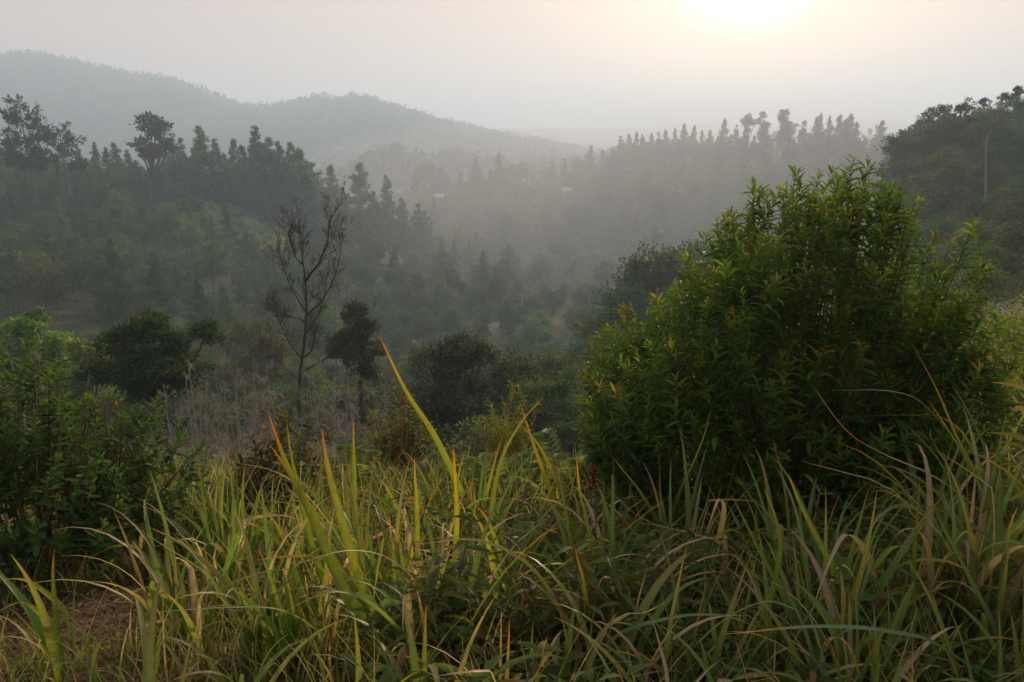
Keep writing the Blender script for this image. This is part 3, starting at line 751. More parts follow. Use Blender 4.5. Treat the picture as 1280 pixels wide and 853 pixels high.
# ------------------------------------------------------------------ scrub canopy clothing the slopes and the valley floor
def undergrowth(name, d0, d1, n, rmin, rmax, faces, fk, px0=-220, px1=1500, cols=GREENS, hk=.75, keep=None):
    d = np.sqrt(rng.uniform(d0 * d0, d1 * d1, n)); px = rng.uniform(px0, px1, n)
    x = (px - 640) / FPX * d; y = d
    if keep is not None:
        k = keep(px, d); x, y, d = x[k], y[k], d[k]
    m = len(x); z = hz(x, y)
    rad = rng.uniform(rmin, rmax, m) * (.7 + .6 * lattice_noise(x / 9, y / 9, 5))
    v = rdirs(m * faces).reshape(m, faces, 3)
    v[..., 2] = np.abs(v[..., 2]) * 1.15 - .12
    lob = 1 + .35 * np.sin(v[..., 0] * 5 + x[:, None]) * np.cos(v[..., 1] * 4 + y[:, None])
    P = np.stack([x, y, z], -1)[:, None, :] + v * (rad[:, None] * lob * rng.uniform(.6, 1.08, (m, faces)))[..., None] * np.array([1, 1, hk])
    D = v + rng.normal(size=v.shape) * .7
    ci = rng.integers(0, len(cols), m)
    base = np.asarray(cols)[ci] * rng.uniform(.7, 1.25, (m, 1))
    cc = np.repeat(base, faces, 0) * (1 + rng.normal(size=(m * faces, 1)) * .2)
    sz = np.repeat(fk * (d + 6), faces) * rng.uniform(.7, 1.4, m * faces)
    V = leaves(P.reshape(-1, 3), D.reshape(-1, 3), rng.normal(size=(m * faces, 3)) * .7 + v.reshape(-1, 3) * .6 + np.array([0, 0, .5]), sz, sz * .5, DIAMOND, np.clip(cc, .005, .5))
    o = link(name, mesh_np(name, V[0], V[1], V[2], V[3], [M_TREE]))
    tag(o, kind='stuff')
BROWNISH = [(.06, .06, .035), (.055, .08, .03), (.05, .085, .028), (.075, .085, .04), (.045, .08, .03)]
vspots = []
for p in scatter((120, 800, 30, 100), 150, spacing=3.2):
    if p[1] < 52 and 130 < 640 + FPX * p[0] / (p[1] * CA - (p[2] - 1.6) * SA) < 700: continue
    s = random.uniform(.3, .58)
    place('young_tree', random.choice(FINE), 'dense green bushy tree low in the near valley below the brow', 'tree', (p[0], p[1], p[2] - .5), None, (s, s, s * .85), 'bushy trees in the near valley')
for p in scatter((100, 820, 20, 60), 110, spacing=2.2):
    if p[1] < 36 and 130 < 640 + FPX * p[0] / (p[1] * CA - (p[2] - 1.6) * SA) < 480: continue
    place('bush', random.choice(BUSHES), 'green bush on the slope dropping away behind the brow', 'bush', (p[0], p[1], p[2] - .2), None, random.uniform(.6, 1.1), 'bushes on the slope behind the brow')
undergrowth('undergrowth', 70, 420, 7200, 1.6, 3.4, 36, .0032)
undergrowth('undergrowth', 22, 75, 2600, .7, 1.6, 70, .0034, cols=BROWNISH)

# ------------------------------------------------------------------ middle distance, just below the brow
def broad_at(px, py_top, py_base, d, meshes, Hm, label, name='broadleaf_tree', rz=None, sx=1.0, cat='tree', group=None):
    p = at(px, py_base, d); g_ = hz1(p[0], p[1]); z = min(p[2], g_)
    if g_ > z: pass
    top = at(px, py_top, d)
    s = (top[2] - g_) / Hm
    return place(name, meshes, label, cat, (p[0], p[1], g_ - .1), rz, (s * sx, s * sx, s), group)
dark_flat = broad_mesh(6, 2.4, .42, 20, .15, 401, 21000, (.055, .1, .026), flat=.5, fork=.45, lobe_r=.28, tipmix=((.11, .075, .025), .07), bark=M_DARKBARK, lean_k=.005)
broad_at(212, 379, 575, 25, dark_flat, 6, 'dark flat-topped tree with visible trunks beyond the left bushes', rz=.3)
dark_round = broad_mesh(6, 3.0, .0, 30, .16, 402, 24000, (.05, .074, .036), flat=.7, fork=.2, lobe_r=.27, tipmix=((.1, .105, .075), .16), bark=M_DARKBARK)
broad_at(572, 402, 560, 29, dark_round, 6, 'dark rounded tree in the middle just past the grassy brow', rz=1.2, sx=.95)
broad_at(650, 440, 560, 33, broad_mesh(5, 2.3, .0, 15, .17, 403, 9000, (.055, .08, .036), flat=.9, fork=.2, bark=M_DARKBARK), 5, 'smaller dark tree touching the right side of the dark rounded tree', rz=2.2)
lite = broad_mesh(7, 2.0, .2, 12, .2, 404, 9000, (.17, .27, .05), flat=.9, fork=.3, mat_=M_LEAF, lobe_r=.34)
broad_at(58, 376, 480, 42, lite, 7, 'bright green small tree on the left, tallest of the light ones', rz=.5)
broad_at(118, 418, 490, 38, broad_mesh(6, 2.0, .15, 11, .2, 405, 8000, (.15, .24, .05), flat=.9, fork=.3, mat_=M_LEAF, lobe_r=.34), 6, 'bright green shrubby tree against the dark flat-topped tree', rz=1.9)
broad_at(28, 402, 480, 44, BUSHES[0] if False else broad_mesh(6, 2.2, .1, 11, .2, 406, 7000, (.11, .17, .045), flat=.9, mat_=M_LEAF), 6, 'light green shrubby tree at the far left edge', rz=2.9)
broad_at(452, 364, 520, 36, broad_mesh(8, 1.7, .3, 15, .18, 407, 11000, (.05, .085, .034), flat=.6, fork=.45, lobe_r=.32, bark=M_DARKBARK, lean_k=.01), 8, 'uneven green tree just right of the tall bare tree', rz=.9)
broad_at(320, 395, 500, 60, broad_mesh(6, 2.6, .1, 11, .24, 409, 5000, (.085, .11, .035)), 6, 'yellowish bushy tree in the valley left of the bare tree', rz=.1)

M_GREYBARK = bark_mat('bark_grey', (.012, .012, .012), (.04, .038, .037), 25)
def bare_tree(Hh, seed, rad, spread=1.0, first=.22, nmain=15, up=.9, kink=.12, lean=0., sweep=.1, minr=.004):
    st = np.random.default_rng(seed); tb = Tubes(); tips = []
    n = 9; zs = np.linspace(0, 1, n)
    ax = np.stack([.05 * Hh * np.sin(zs * 2.2 + seed) * zs, .03 * Hh * np.sin(zs * 3), zs * Hh], 1)
    ax[:, 0] += lean * Hh * zs ** 2.5
    ax[0, 2] = -.3
    tb.add(ax, rad * (1 - .93 * zs) + .004, 7)
    def grow(p, d, L, r, lev):
        k = 5
        pts = [p]; dd = d.copy()
        for i in range(k):
            dd = norm(dd + st.normal(size=3) * kink + np.array([0, 0, sweep * up]))
            pts.append(pts[-1] + dd * L / k)
        pts = np.array(pts)
        tb.add(pts, np.linspace(r, max(r * .25, minr), k + 1), 5 if lev == 0 else 3)
        if lev < 2:
            nb = st.integers(6, 11) if lev == 0 else st.integers(3, 7)
            for j in range(nb):
                t = st.uniform(.25, 1.0); q = pts[min(k, int(t * k))]
                a = norm(dd * .9 + st.normal(size=3) * .65 + np.array([0, 0, .25 * up]))
                grow(q, a, L * st.uniform(.3, .6) * (1 if lev == 0 else .8), max(r * (.45 - .1 * lev), minr * 1.4), lev + 1)
    for i in range(nmain):
        t = first + (1 - first) * (i + st.uniform(0, .8)) / nmain
        q = np.array([np.interp(t, zs, ax[:, k]) for k in range(3)])
        a = st.uniform(0, 6.28)
        d = norm(np.array([math.cos(a) * spread * 1.25, math.sin(a) * spread * .8, up * st.uniform(.4, 1.2)]))
        grow(q, d, Hh * st.uniform(.22, .36) * (1.1 - t * .75), rad * (.36 - .24 * t), 0)
    return tb
def bare_at(px, py_top, d, seed, mat_, label, rad=.05, name='bare_tree', cat='dead tree', group=None, rz=0., **kw):
    p = on_ground(px, d); top = at(px, py_top, d); Hh = top[2] - p[2]
    t = thing(name, label, cat, tuple(p), rz, 1.0, group)
    link('branches' if name != 'bare_tree' else 'trunk', bare_tree(Hh, seed, rad * Hh / 6, **kw).mesh('bare_branches', mat_), t)
    return t
def tall_bare_tree():
    d = 24.0
    base = on_ground(373, d)
    t = thing('bare_tree', 'tall leafless dark tree with upswept forking limbs standing bare before the misty valley', 'dead tree', tuple(base))
    limbs = [([(374, 509), (375, 470), (380, 431), (383, 392), (382, 354), (378, 323), (377, 300), (369, 280)], .09, 0),
             ([(382, 352), (390, 340), (398, 330), (409, 303), (413, 276), (427, 249)], .06, -.3),
             ([(383, 395), (392, 386), (402, 377), (417, 350), (425, 319), (423, 288)], .05, .5),
             ([(379, 447), (388, 440), (393, 425), (394, 415)], .05, -.2),
             ([(377, 465), (390, 458), (409, 447), (429, 427), (444, 408), (467, 385)], .05, -.6),
             ([(382, 390), (373, 375), (363, 358), (353, 331), (349, 312)], .045, .4),
             ([(378, 330), (372, 325), (367, 315), (363, 296), (366, 278)], .035, -.4),
             ([(381, 402), (372, 398), (363, 396), (350, 392), (338, 384)], .035, .3),
             ([(377, 448), (367, 436), (359, 423), (350, 404), (344, 380)], .04, -.5),
             ([(380, 420), (392, 404), (399, 390), (406, 366), (408, 346)], .04, .7),
             ([(375, 475), (362, 465), (350, 452), (338, 440), (330, 425)], .035, .5)]
    st = np.random.default_rng(77); tb = Tubes()
    def twig(p, dd, L, r, lev):
        pts = [p]; v = dd.copy()
        for i in range(4):
            v = norm(v + st.normal(size=3) * .16 + np.array([0, 0, .12])); pts.append(pts[-1] + v * L / 4)
        tb.add(np.array(pts), np.linspace(r, .0045, 5), 3)
        if lev < 2:
            for _ in range(st.integers(2, 5)):
                q = pts[st.integers(1, 5)]
                twig(q, norm(v + st.normal(size=3) * .55 + np.array([0, 0, .2])), L * st.uniform(.4, .65), max(r * .6, .006), lev + 1)
    for k, (pp, r0, dy) in enumerate(limbs):
        n = len(pp)
        pts = np.array([at(x, y, d + dy * (j / (n - 1)) * 1.6) for j, (x, y) in enumerate(pp)]) - base
        if k == 0: pts = np.concatenate([[[pts[0][0], pts[0][1], -.3]], pts])
        c = crom(pts, 4 * len(pts))
        tb.add(c, np.linspace(r0 * .8, .007, len(c)), 6)
        for _ in range(34 if k == 0 else 26):
            j = st.integers(len(c) // 3, len(c)); tg_ = norm(c[min(j + 1, len(c) - 1)] - c[max(j - 1, 0)])
            twig(c[j], norm(tg_ * .8 + st.normal(size=3) * np.array([.7, .5, .35]) + np.array([0, 0, .25])), st.uniform(.3, .6), .008, 0)
    link('trunk', tb.mesh('bare_branches', M_GREYBARK), t)
tall_bare_tree()
bare_at(440, 415, 23, 12, M_GREYBARK, 'lower leafless dark tree leaning right of the tall bare one', rad=.06, spread=1.2, nmain=11, rz=1.0, sweep=.22)
for i, (px, py, d) in enumerate([(245, 470, 17), (262, 500, 15), (290, 455, 19), (318, 480, 16), (345, 470, 18), (350, 505, 14), (300, 515, 13), (400, 470, 19), (425, 480, 16), (455, 500, 15), (470, 520, 13), (385, 520, 12), (335, 440, 22), (275, 520, 14), (440, 455, 21), (490, 470, 20), (230, 510, 16), (12, 420, 30), (35, 428, 28), (70, 440, 27), (5, 435, 26), (250, 455, 15), (270, 480, 13), (305, 470, 14), (330, 500, 12), (355, 455, 16), (410, 500, 13), (430, 450, 17), (470, 490, 14), (395, 450, 18), (315, 450, 17), (285, 500, 12), (340, 485, 14), (445, 475, 13), (225, 480, 14)]):
    lbl = 'pale leafless bush of fine grey twigs below the tall bare tree' if px > 200 else 'greyish leafless thicket on the far left under the bright green tree'
    bare_at(px, py, d, 30 + i % 7, M_TWIG, lbl, rad=.045, name='dead_bush', cat='dead bush', group='grey dead bushes below the bare tree' if px > 200 else 'grey thickets on the far left', rz=random.uniform(0, 6), nmain=9, spread=1.3, first=.05, up=.6, kink=.28, minr=.0034)

# ------------------------------------------------------------------ near shrubs
def shrub(base, tips, leaf_len, leaf_wid, per, shoot, cols, tipcol, nparts, t, tmpl=LEAF, stems=46, curl=.55, mat_=None, redtips=None, size_jit=.3):
    """Stems from base to shoot tips; leaves spiral along the last stretch of every shoot. Front leaves become parts."""
    tb = Tubes()
    tips = np.asarray(tips); n = len(tips)
    P, D, NRm, LL, CC, TC = [], [], [], [], [], []
    for i, e in enumerate(tips):
        v = e - base; Lv = np.linalg.norm(v)
        ctrl = base + v * .5 + np.array([v[0] * .22, v[1] * .22, -abs(v[2]) * .02]) * 1.0
        crv = bez(base + np.array([rng.normal() * .06, rng.normal() * .06, 0]), ctrl, e, 14)
        if (i * 37) % n < stems:
            tb.add(crv, np.linspace(.016, .0025, 14), 5)
        else:
            s0 = max(0, 13 - int(14 * (shoot * 1.5) / max(Lv, .2)) - 1)
            tb.add(crv[s0:][::2] if len(crv[s0:]) > 4 else crv[s0:], np.linspace(.004, .0018, len(crv[s0:][::2] if len(crv[s0:]) > 4 else crv[s0:])), 3)
        tgt = norm(crv[-1] - crv[-3])
        # shoots turn upward at their ends
        tgt = norm(tgt * rng.uniform(.8, 1.3) + np.array([0, 0, .38]) + rng.normal(size=3) * .28)
        k = per
        s = np.linspace(0, 1, k) ** .85
        pos = e[None] - tgt[None] * (shoot * (1 - s))[:, None]
        ang = np.arange(k) * 2.4 + rng.uniform(0, 6.28)
        u = norm(np.cross(tgt, [0.3, .2, 1.0])); vv = np.cross(tgt, u)
        radial = u[None] * np.cos(ang)[:, None] + vv[None] * np.sin(ang)[:, None]
        lift = (.25 + .9 * s ** 2)[:, None]
        d = norm(radial + tgt[None] * lift + rng.normal(size=(k, 3)) * .3)
        P.append(pos); D.append(d)
        NRm.append(norm(tgt[None] - radial * .4 + np.array([0, 0, .5]) + rng.normal(size=(k, 3)) * .2))
        LL.append(leaf_len * (1 - .45 * s ** 3) * (1 + rng.normal(size=k) * size_jit).clip(.4, 1.6) * rng.uniform(.75, 1.2))
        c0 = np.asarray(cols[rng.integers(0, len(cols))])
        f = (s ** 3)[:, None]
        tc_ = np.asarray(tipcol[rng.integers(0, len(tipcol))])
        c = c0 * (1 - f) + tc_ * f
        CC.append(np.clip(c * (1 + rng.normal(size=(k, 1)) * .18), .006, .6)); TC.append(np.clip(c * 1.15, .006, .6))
    P, D, NRm, LL, CC, TC = map(np.concatenate, (P, D, NRm, LL, CC, TC))
    # which leaves show largest and clearest: those towards the viewer and on the outline
    cen = tips.mean(0)
    score = (P - cen) @ norm(CAM - cen) + .6 * (P[:, 2] - cen[2]) + rng.normal(size=len(P)) * .25
    front = np.zeros(len(P), bool)
    if nparts:
        front[np.argsort(-score)[:nparts]] = True
    b = np.asarray(t.location)
    V = leaves(P[~front] - b, D[~front], NRm[~front], LL[~front], LL[~front] * leaf_wid / leaf_len, tmpl, CC[~front], TC[~front])
    fo = link('foliage', mesh_np('shrub_foliage', V[0], V[1], V[2], V[3], [mat_ or M_LEAF]), t)
    fo['kind'] = 'stuff'
    link('stems', tb_shift(tb, b).mesh('shrub_stems', M_STEM), t)
    if nparts:
        idx = np.where(front)[0]
        protos = []
        for j in range(10):
            q = idx[j * len(idx) // 10]
            W = leaves([[0, 0, 0]], [[1, 0, 0]], [[0, 0, 1]], 1.0, leaf_wid / leaf_len, tmpl, CC[q:q + 1], TC[q:q + 1])
            protos.append((CC[q], mesh_np('shrub_leaf', W[0], W[1], W[2], W[3], [mat_ or M_LEAF])))
        pc = np.array([a for a, _ in protos])
        for q in idx:
            j = int(np.argmin(((pc - CC[q]) ** 2).sum(1)))
            dx = norm(D[q]); sy = norm(np.cross(NRm[q], dx)); nz = np.cross(dx, sy)
            o = link('leaf', protos[j][1], t)
            Mx = Matrix(((dx[0], sy[0], nz[0], P[q, 0] - b[0]), (dx[1], sy[1], nz[1], P[q, 1] - b[1]), (dx[2], sy[2], nz[2], P[q, 2] - b[2]), (0, 0, 0, 1)))
            o.matrix_local = Mx @ Matrix.Scale(float(LL[q]), 4)
def tb_shift(tb, b):
    tb.V = [v - b for v in tb.V]; return tb

# the big right-hand shrub
def big_shrub():
    b = np.array(on_ground(985, 4.75)); b[2] -= .02
    t = thing('shrub', 'big dense bush of narrow yellow-green leaves right of the middle, tallest thing in the foreground', 'bush', tuple(b))
    d = 4.75
    outline = [(738, 470), (760, 410), (778, 385), (815, 375), (845, 360), (862, 320), (880, 290), (915, 262), (945, 236), (975, 232), (1000, 212), (1020, 240), (1045, 215), (1068, 203), (1090, 206), (1105, 240), (1130, 290), (1150, 252), (1165, 290), (1190, 300), (1215, 282), (1225, 330), (1238, 335), (1222, 390), (1205, 430), (1205, 480), (1205, 540), (1190, 590), (730, 520), (735, 560), (752, 600), (870, 345), (925, 300), (985, 255), (1075, 240), (1110, 300)]
    tips = [at(px + rng.normal() * 4, py + rng.normal() * 4, d + rng.normal() * .2) for px, py in outline for _ in range(2)]
    # interior: rows across the silhouette, on both the near and the far side of the crown
    top = np.array([(725, 520), (760, 420), (815, 385), (862, 345), (900, 290), (950, 255), (1000, 230), (1040, 235), (1075, 218), (1110, 270), (1150, 300), (1210, 320), (1240, 400), (1245, 500)])
    lobes = []
    for px, py, w_, hh in [(1070, 255, 42, 50), (1000, 262, 40, 45), (945, 305, 40, 42), (893, 358, 36, 40), (1125, 345, 45, 45), (1165, 372, 30, 42), (1180, 440, 28, 50), (1168, 510, 36, 52), (1130, 430, 60, 60), (1050, 350, 60, 60), (970, 370, 60, 60), (900, 420, 55, 55), (828, 428, 38, 36), (790, 462, 36, 40), (755, 490, 32, 45), (770, 560, 40, 45), (840, 490, 55, 55), (930, 500, 65, 60), (1030, 470, 65, 65), (1100, 540, 65, 60), (1000, 570, 70, 50), (900, 580, 60, 45), (830, 570, 50, 45), (1160, 580, 45, 45), (1080, 500, 60, 55), (1130, 500, 45, 50), (1040, 540, 60, 50)]:
        for s_ in (-1, 1):
            lobes.append((px + rng.normal() * 8, py + rng.normal() * 8, w_, hh, s_))
    for px0, py0, w_, hh, s_ in lobes:
        ex = (px0 - 985) / 275; ey = (py0 - 450) / 260
        dep = 1.0 * math.sqrt(max(.06, 1 - min(1, ex * ex))) * math.sqrt(max(.08, 1 - min(1, ey * ey * .9)))
        for _ in range(int(rng.integers(19, 32))):
            v = rdirs(1)[0] * rng.uniform(.55, 1.1)
            q = at(px0 + v[0] * w_, py0 - v[2] * hh, d)
            e = np.array([q[0] * (1 + s_ * dep / d * .25), d + s_ * dep * .75 + v[1] * .32, q[2]])
            if e[2] < hz1(e[0], e[1]) + .1: continue
            tips.append(e)
    for _ in range(420):
        v = rdirs(1)[0] * rng.random() ** .5
        q = at(990 + v[0] * 225, 480 - v[2] * 185, d)
        e = np.array([q[0], d + v[1] * .8, q[2]])
        if e[2] > hz1(e[0], e[1]) + .08: tips.append(e)
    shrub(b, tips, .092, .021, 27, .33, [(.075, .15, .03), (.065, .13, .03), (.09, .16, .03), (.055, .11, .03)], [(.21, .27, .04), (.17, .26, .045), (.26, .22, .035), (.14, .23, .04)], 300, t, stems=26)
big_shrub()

def dome_tips(c, rx, ry, rz, n, zmin=-.3):
    r_ = []
    while len(r_) < n:
        v = rdirs(1)[0]
        if v[2] < zmin: continue
        k = rng.uniform(.5, 1.08) * (1 + .18 * math.sin(v[0] * 6 + v[1] * 5))
        r_.append(np.array([c[0] + v[0] * rx * k, c[1] + v[1] * ry * k, c[2] + v[2] * rz * k]))
    return r_
def small_shrub(px, d, hgt, rx, n, ll, lw, label, cols, tipcol, nparts=0, tmpl=OVAL, per=16, shoot=.22, name='shrub', extra=(), group=None, cz=.45):
    b = on_ground(px, d)
    t = thing(name, label, 'bush', tuple(b), 0, 1.0, group)
    tips = [np.asarray(q) for q in extra] + dome_tips((b[0], b[1], b[2] + hgt * cz), rx, rx * .8, hgt * (1 - cz), n)
    tips = [q for q in tips if q[2] > hz1(q[0], q[1]) + .05]
    shrub(b, tips, ll, lw, per, shoot, cols, tipcol, nparts, t, tmpl, stems=24)
    return t
DG = [(.055, .105, .028), (.068, .12, .032), (.046, .088, .026), (.078, .13, .034)]
small_shrub(40, 4.3, 1.5, .95, 620, .066, .026, 'broad leafy bush filling the left edge with dark small leaves', DG, [(.1, .17, .035), (.12, .16, .035), (.08, .14, .035)],
            extra=[at(72, 462, 4.2), at(62, 470, 4.3), at(85, 480, 4.2), at(20, 490, 4.3), at(150, 520, 4.2)], per=18)
small_shrub(145, 4.8, 1.05, .5, 170, .06, .02, 'leafy bush with red young leaves at its tip beside the left bush', DG, [(.07, .11, .025), (.09, .1, .03)],
            extra=[at(160, 545, 4.7)], per=16)
def red_sprig(px, py, d, label):
    b = on_ground(px, d); e = at(px, py, d)
    t = thing('red_shoot', label, 'shoot', tuple(b))
    shrub(b, [e, e + np.array([.05, .03, -.06]), e + np.array([.1, 0, -.1])], .05, .016, 9, .1, [(.2, .05, .03)], [(.36, .05, .03), (.3, .09, .03)], 0, t, OVAL, stems=3)
red_sprig(130, 497, 4.5, 'shoot with bright red young leaves on the left bush')
red_sprig(504, 494, 6.9, 'shoot with red young leaf at the top of the small leafy bush in the middle')
small_shrub(503, 6.9, 1.5, .42, 260, .06, .024, 'small leafy bush with some reddish leaves at the middle of the grassy brow', [(.09, .15, .045), (.11, .16, .05), (.1, .16, .05), (.15, .1, .05)], [(.15, .2, .06), (.14, .18, .05), (.16, .2, .07), (.2, .12, .05)], extra=[at(500, 505, 6.9), at(520, 515, 6.9), at(485, 525, 6.9), at(530, 535, 6.9)])
small_shrub(355, 5.6, 1.15, .4, 110, .08, .035, 'brown-leaved bush behind the tall grass left of middle', [(.06, .085, .03), (.12, .07, .04), (.05, .075, .03)], [(.16, .08, .04), (.09, .12, .04)], extra=[at(385, 522, 5.6), at(350, 520, 5.6), at(410, 530, 5.6)])
# feathery conifer-like sapling at the brow
small_shrub(632, 7.2, 1.6, .26, 120, .07, .011, 'small feathery yellow-green sapling on the brow right of the dark rounded tree', [(.12, .16, .035), (.14, .17, .035)], [(.22, .25, .045)], tmpl=LEAF, per=26, shoot=.3, extra=[at(628, 498, 7.6), at(615, 512, 7.6), at(650, 508, 7.6), at(672, 500, 7.7)])
LG = [(.08, .12, .03), (.09, .13, .035), (.07, .105, .028)]
for i, (px, d, hg) in enumerate([(130, 5.6, .8), (190, 5.9, .72), (235, 6.0, .7), (270, 5.6, .62), (165, 5.1, .6), (215, 5.2, .55), (300, 6.3, .6)]):
    small_shrub(px, d, hg, .42, 60, .085, .03, 'low pale-green leafy bush on the brow beside the left bush', LG, [(.12, .17, .04), (.1, .15, .05)], tmpl=LEAF, group='low pale-green bushes on the left of the brow', per=14, shoot=.2)
# bright scrub on the right edge
for i, (px, d, hg) in enumerate([(1262, 9.5, 1.25), (1300, 8.2, 1.3), (1240, 11, 1.1), (1290, 6.6, 1.1), (1330, 7.5, 1.3), (1225, 7.6, .9), (1255, 5.9, .8)]):
    small_shrub(px, d, hg, .75, 120, .095, .026, 'sunlit yellow-green bush on the right edge behind the big bush', [(.15, .2, .045), (.13, .18, .045)], [(.24, .27, .06), (.2, .24, .05)], tmpl=LEAF, group='sunlit bushes at the right edge', per=18, shoot=.26)

# ferns on the brow
def fern_mesh(seed):
    st = np.random.default_rng(seed); P, D, NRm, LL = [], [], [], []
    tb = Tubes()
    for f in range(9):
        a = f * .7 + st.uniform(-.3, .3); L = st.uniform(.45, .7)
        e = np.array([math.cos(a) * L * .55, math.sin(a) * L * .55, L * st.uniform(.7, 1.1)])
        crv = bez((0, 0, 0), (e[0] * .35, e[1] * .35, e[2] * 1.5), e, 22)
        tb.add(crv[::3], np.linspace(.004, .001, len(crv[::3])), 3)
        tg = norm(np.gradient(crv, axis=0)); sd_ = norm(np.cross(tg, [0, 0, 1.0]))
        for s in (-1, 1):
            k = np.arange(4, 22)
            P.append(crv[k]); D.append(norm(sd_[k] * s + tg[k] * .45 - np.array([0, 0, .15])))
            NRm.append(np.cross(tg[k], sd_[k]) * -1); LL.append(.17 * np.sin((k - 2) / 20 * 3.0).clip(.15))
    P, D, NRm, LL = map(np.concatenate, (P, D, NRm, LL))
    cc = jitter((.13, .19, .075), len(P), .15)
    V = leaves(P, D, NRm, LL, LL * .24, DIAMOND, cc)
    return tb.mesh('fern_stalks', M_STEM), mesh_np('fern_fronds', V[0], V[1], V[2], V[3], [M_LEAF])
FERNS = [fern_mesh(500 + i) for i in range(3)]
for i in range(34):
    px = random.uniform(440, 780); d = random.uniform(5.0, 7.8); p = on_ground(px, d)
    t = thing('fern', 'feathery pale fern on the grassy brow in the middle', 'fern', (p[0], p[1], p[2] + .1), random.uniform(0, 6.28), random.uniform(.7, 1.05), 'ferns on the grassy brow')
    f = random.choice(FERNS); link('stalks', f[0], t); link('fronds', f[1], t)

# ------------------------------------------------------------------ leafy herbs among the grass
def herb_mesh(seed, col, ll=.12, lw=.032, hgt=.5):
    st = np.random.default_rng(seed); tb = Tubes(); P, D, NRm, LL = [], [], [], []
    for s in range(4):
        a = st.uniform(0, 6.28); e = np.array([math.cos(a) * .14, math.sin(a) * .14, hgt * st.uniform(.7, 1.1)])
        crv = bez((0, 0, 0), (e[0] * .3, e[1] * .3, e[2] * .6), e, 12)
        tb.add(crv, np.linspace(.005, .002, 12), 4)
        for k in range(2, 12):
            for m_ in range(2):
                b = k * 1.57 + m_ * 3.14 + st.uniform(-.3, .3)
                P.append(crv[k]); D.append(norm(np.array([math.cos(b), math.sin(b), st.uniform(-.25, .45)])))
                NRm.append(np.array([0, 0, 1.0]) + st.normal(size=3) * .25); LL.append(ll * st.uniform(.6, 1.15) * (1 - .4 * (k / 12) ** 3))
    P, D, NRm, LL = map(np.array, (P, D, NRm, LL))
    cc = jitter(col, len(P), .2)
    dry = st.random(len(P)) < .05
    cc[dry] = np.array([.2, .115, .05])
    V = leaves(P, D, NRm, LL, LL * lw / ll, LEAF, cc, cc * 1.1)
    return tb.mesh('herb_stems', M_STEM), mesh_np('herb_leaves', V[0], V[1], V[2], V[3], [M_LEAF])
HERBS = [herb_mesh(520 + i, c, ll=.1 + .02 * (i % 3), hgt=.42 + .08 * (i % 3)) for i, c in enumerate([(.075, .125, .03), (.09, .14, .035), (.065, .11, .035), (.12, .145, .035), (.075, .13, .045), (.1, .125, .03)])]
for i in range(210):
    px = random.uniform(480, 1330) if i % 3 else random.uniform(540, 860); d = random.uniform(2.0, 5.6)
    if px < 430 and random.random() < .6: continue
    p = on_ground(px, d)
    low = d < 2.4
    t = thing('herb', 'leafy herb with narrow pointed leaves among the tall grass', 'plant', tuple(p), random.uniform(0, 6.28), random.uniform(.6, .8) if low else random.uniform(.75, 1.15), 'leafy herbs among the grass')
    h_ = random.choice(HERBS); link('stems', h_[0], t); link('foliage', h_[1], t)
BIGHERBS = [herb_mesh(540 + i, c, ll=.15, lw=.042, hgt=.42) for i, c in enumerate([(.07, .135, .04), (.085, .15, .045), (.075, .125, .035)])]
for i in range(22):
    px = random.uniform(500, 900) if i % 3 else random.uniform(300, 1200); d = random.uniform(1.75, 3.0); p = on_ground(px, d)
    t = thing('herb', 'low herb with larger broad green leaves under the tall grass', 'plant', tuple(p), random.uniform(0, 6.28), random.uniform(.75, 1.15), 'broad-leaved herbs under the grass')
    h_ = random.choice(BIGHERBS); link('stems', h_[0], t); link('foliage', h_[1], t)
# red dock spike
def dock(px, py, d):
    b = on_ground(px, d); e = at(px, py, d)
    t = thing('dock_spike', 'dark red seed spike standing among the grass in front of the big bush', 'plant', tuple(b))
    tb = Tubes(); tb.add(bez((0, 0, 0), (.02, 0, .3), e - b, 8), np.linspace(.005, .002, 8), 4)
    link('stem', tb.mesh('dock_stem', M_STEM), t)
    n = 140; s = rng.random(n)
    P = (e - b)[None] - np.array([0, 0, .13])[None] * s[:, None] + rng.normal(size=(n, 3)) * .008
    V = leaves(P, rdirs(n), rdirs(n), .016, .012, DIAMOND, jitter((.07, .018, .014), n, .3))
    sh_ = link('seed_head', mesh_np('seed_head', V[0], V[1], V[2], V[3], [M_LEAF]), t)
    sh_['kind'] = 'stuff'
dock(742, 582, 3.2)

# ------------------------------------------------------------------ grass
def ribbon(pts, wid, face, cols, fold=.18, twist=0.0):
    """Grass blade along pts: 3 verts across with a sunk midrib. face: direction the flat side looks to at the base."""
    pts = np.asarray(pts, float); n = len(pts)
    tg = norm(np.gradient(pts, axis=0))
    f = np.repeat(np.asarray(face, float)[None], n, 0)
    sdv = norm(np.cross(tg, f))
    nn = np.cross(sdv, tg)
    if twist:
        a = np.linspace(0, twist, n)[:, None]
        sdv = sdv * np.cos(a) + nn * np.sin(a); nn = np.cross(sdv, tg)
    s = np.linspace(0, 1, n)
    wv = wid * np.minimum(1, .6 + s * 1.6) * np.clip((1 - s) / .68, 0, 1) ** .8
    wv = np.maximum(wv, .0006)[:, None]
    V = np.stack([pts - sdv * wv / 2, pts - nn * wv * fold, pts + sdv * wv / 2], 1).reshape(-1, 3)
    i = np.arange(n - 1) * 3
    Q = np.concatenate([np.stack([i, i + 1, i + 4, i + 3], 1), np.stack([i + 1, i + 2, i + 5, i + 4], 1)])
    cc = np.repeat(np.asarray(cols), 3, 0)
    cc[1::3] *= 1.25
    return V, np.zeros((0, 3), int), Q, cc
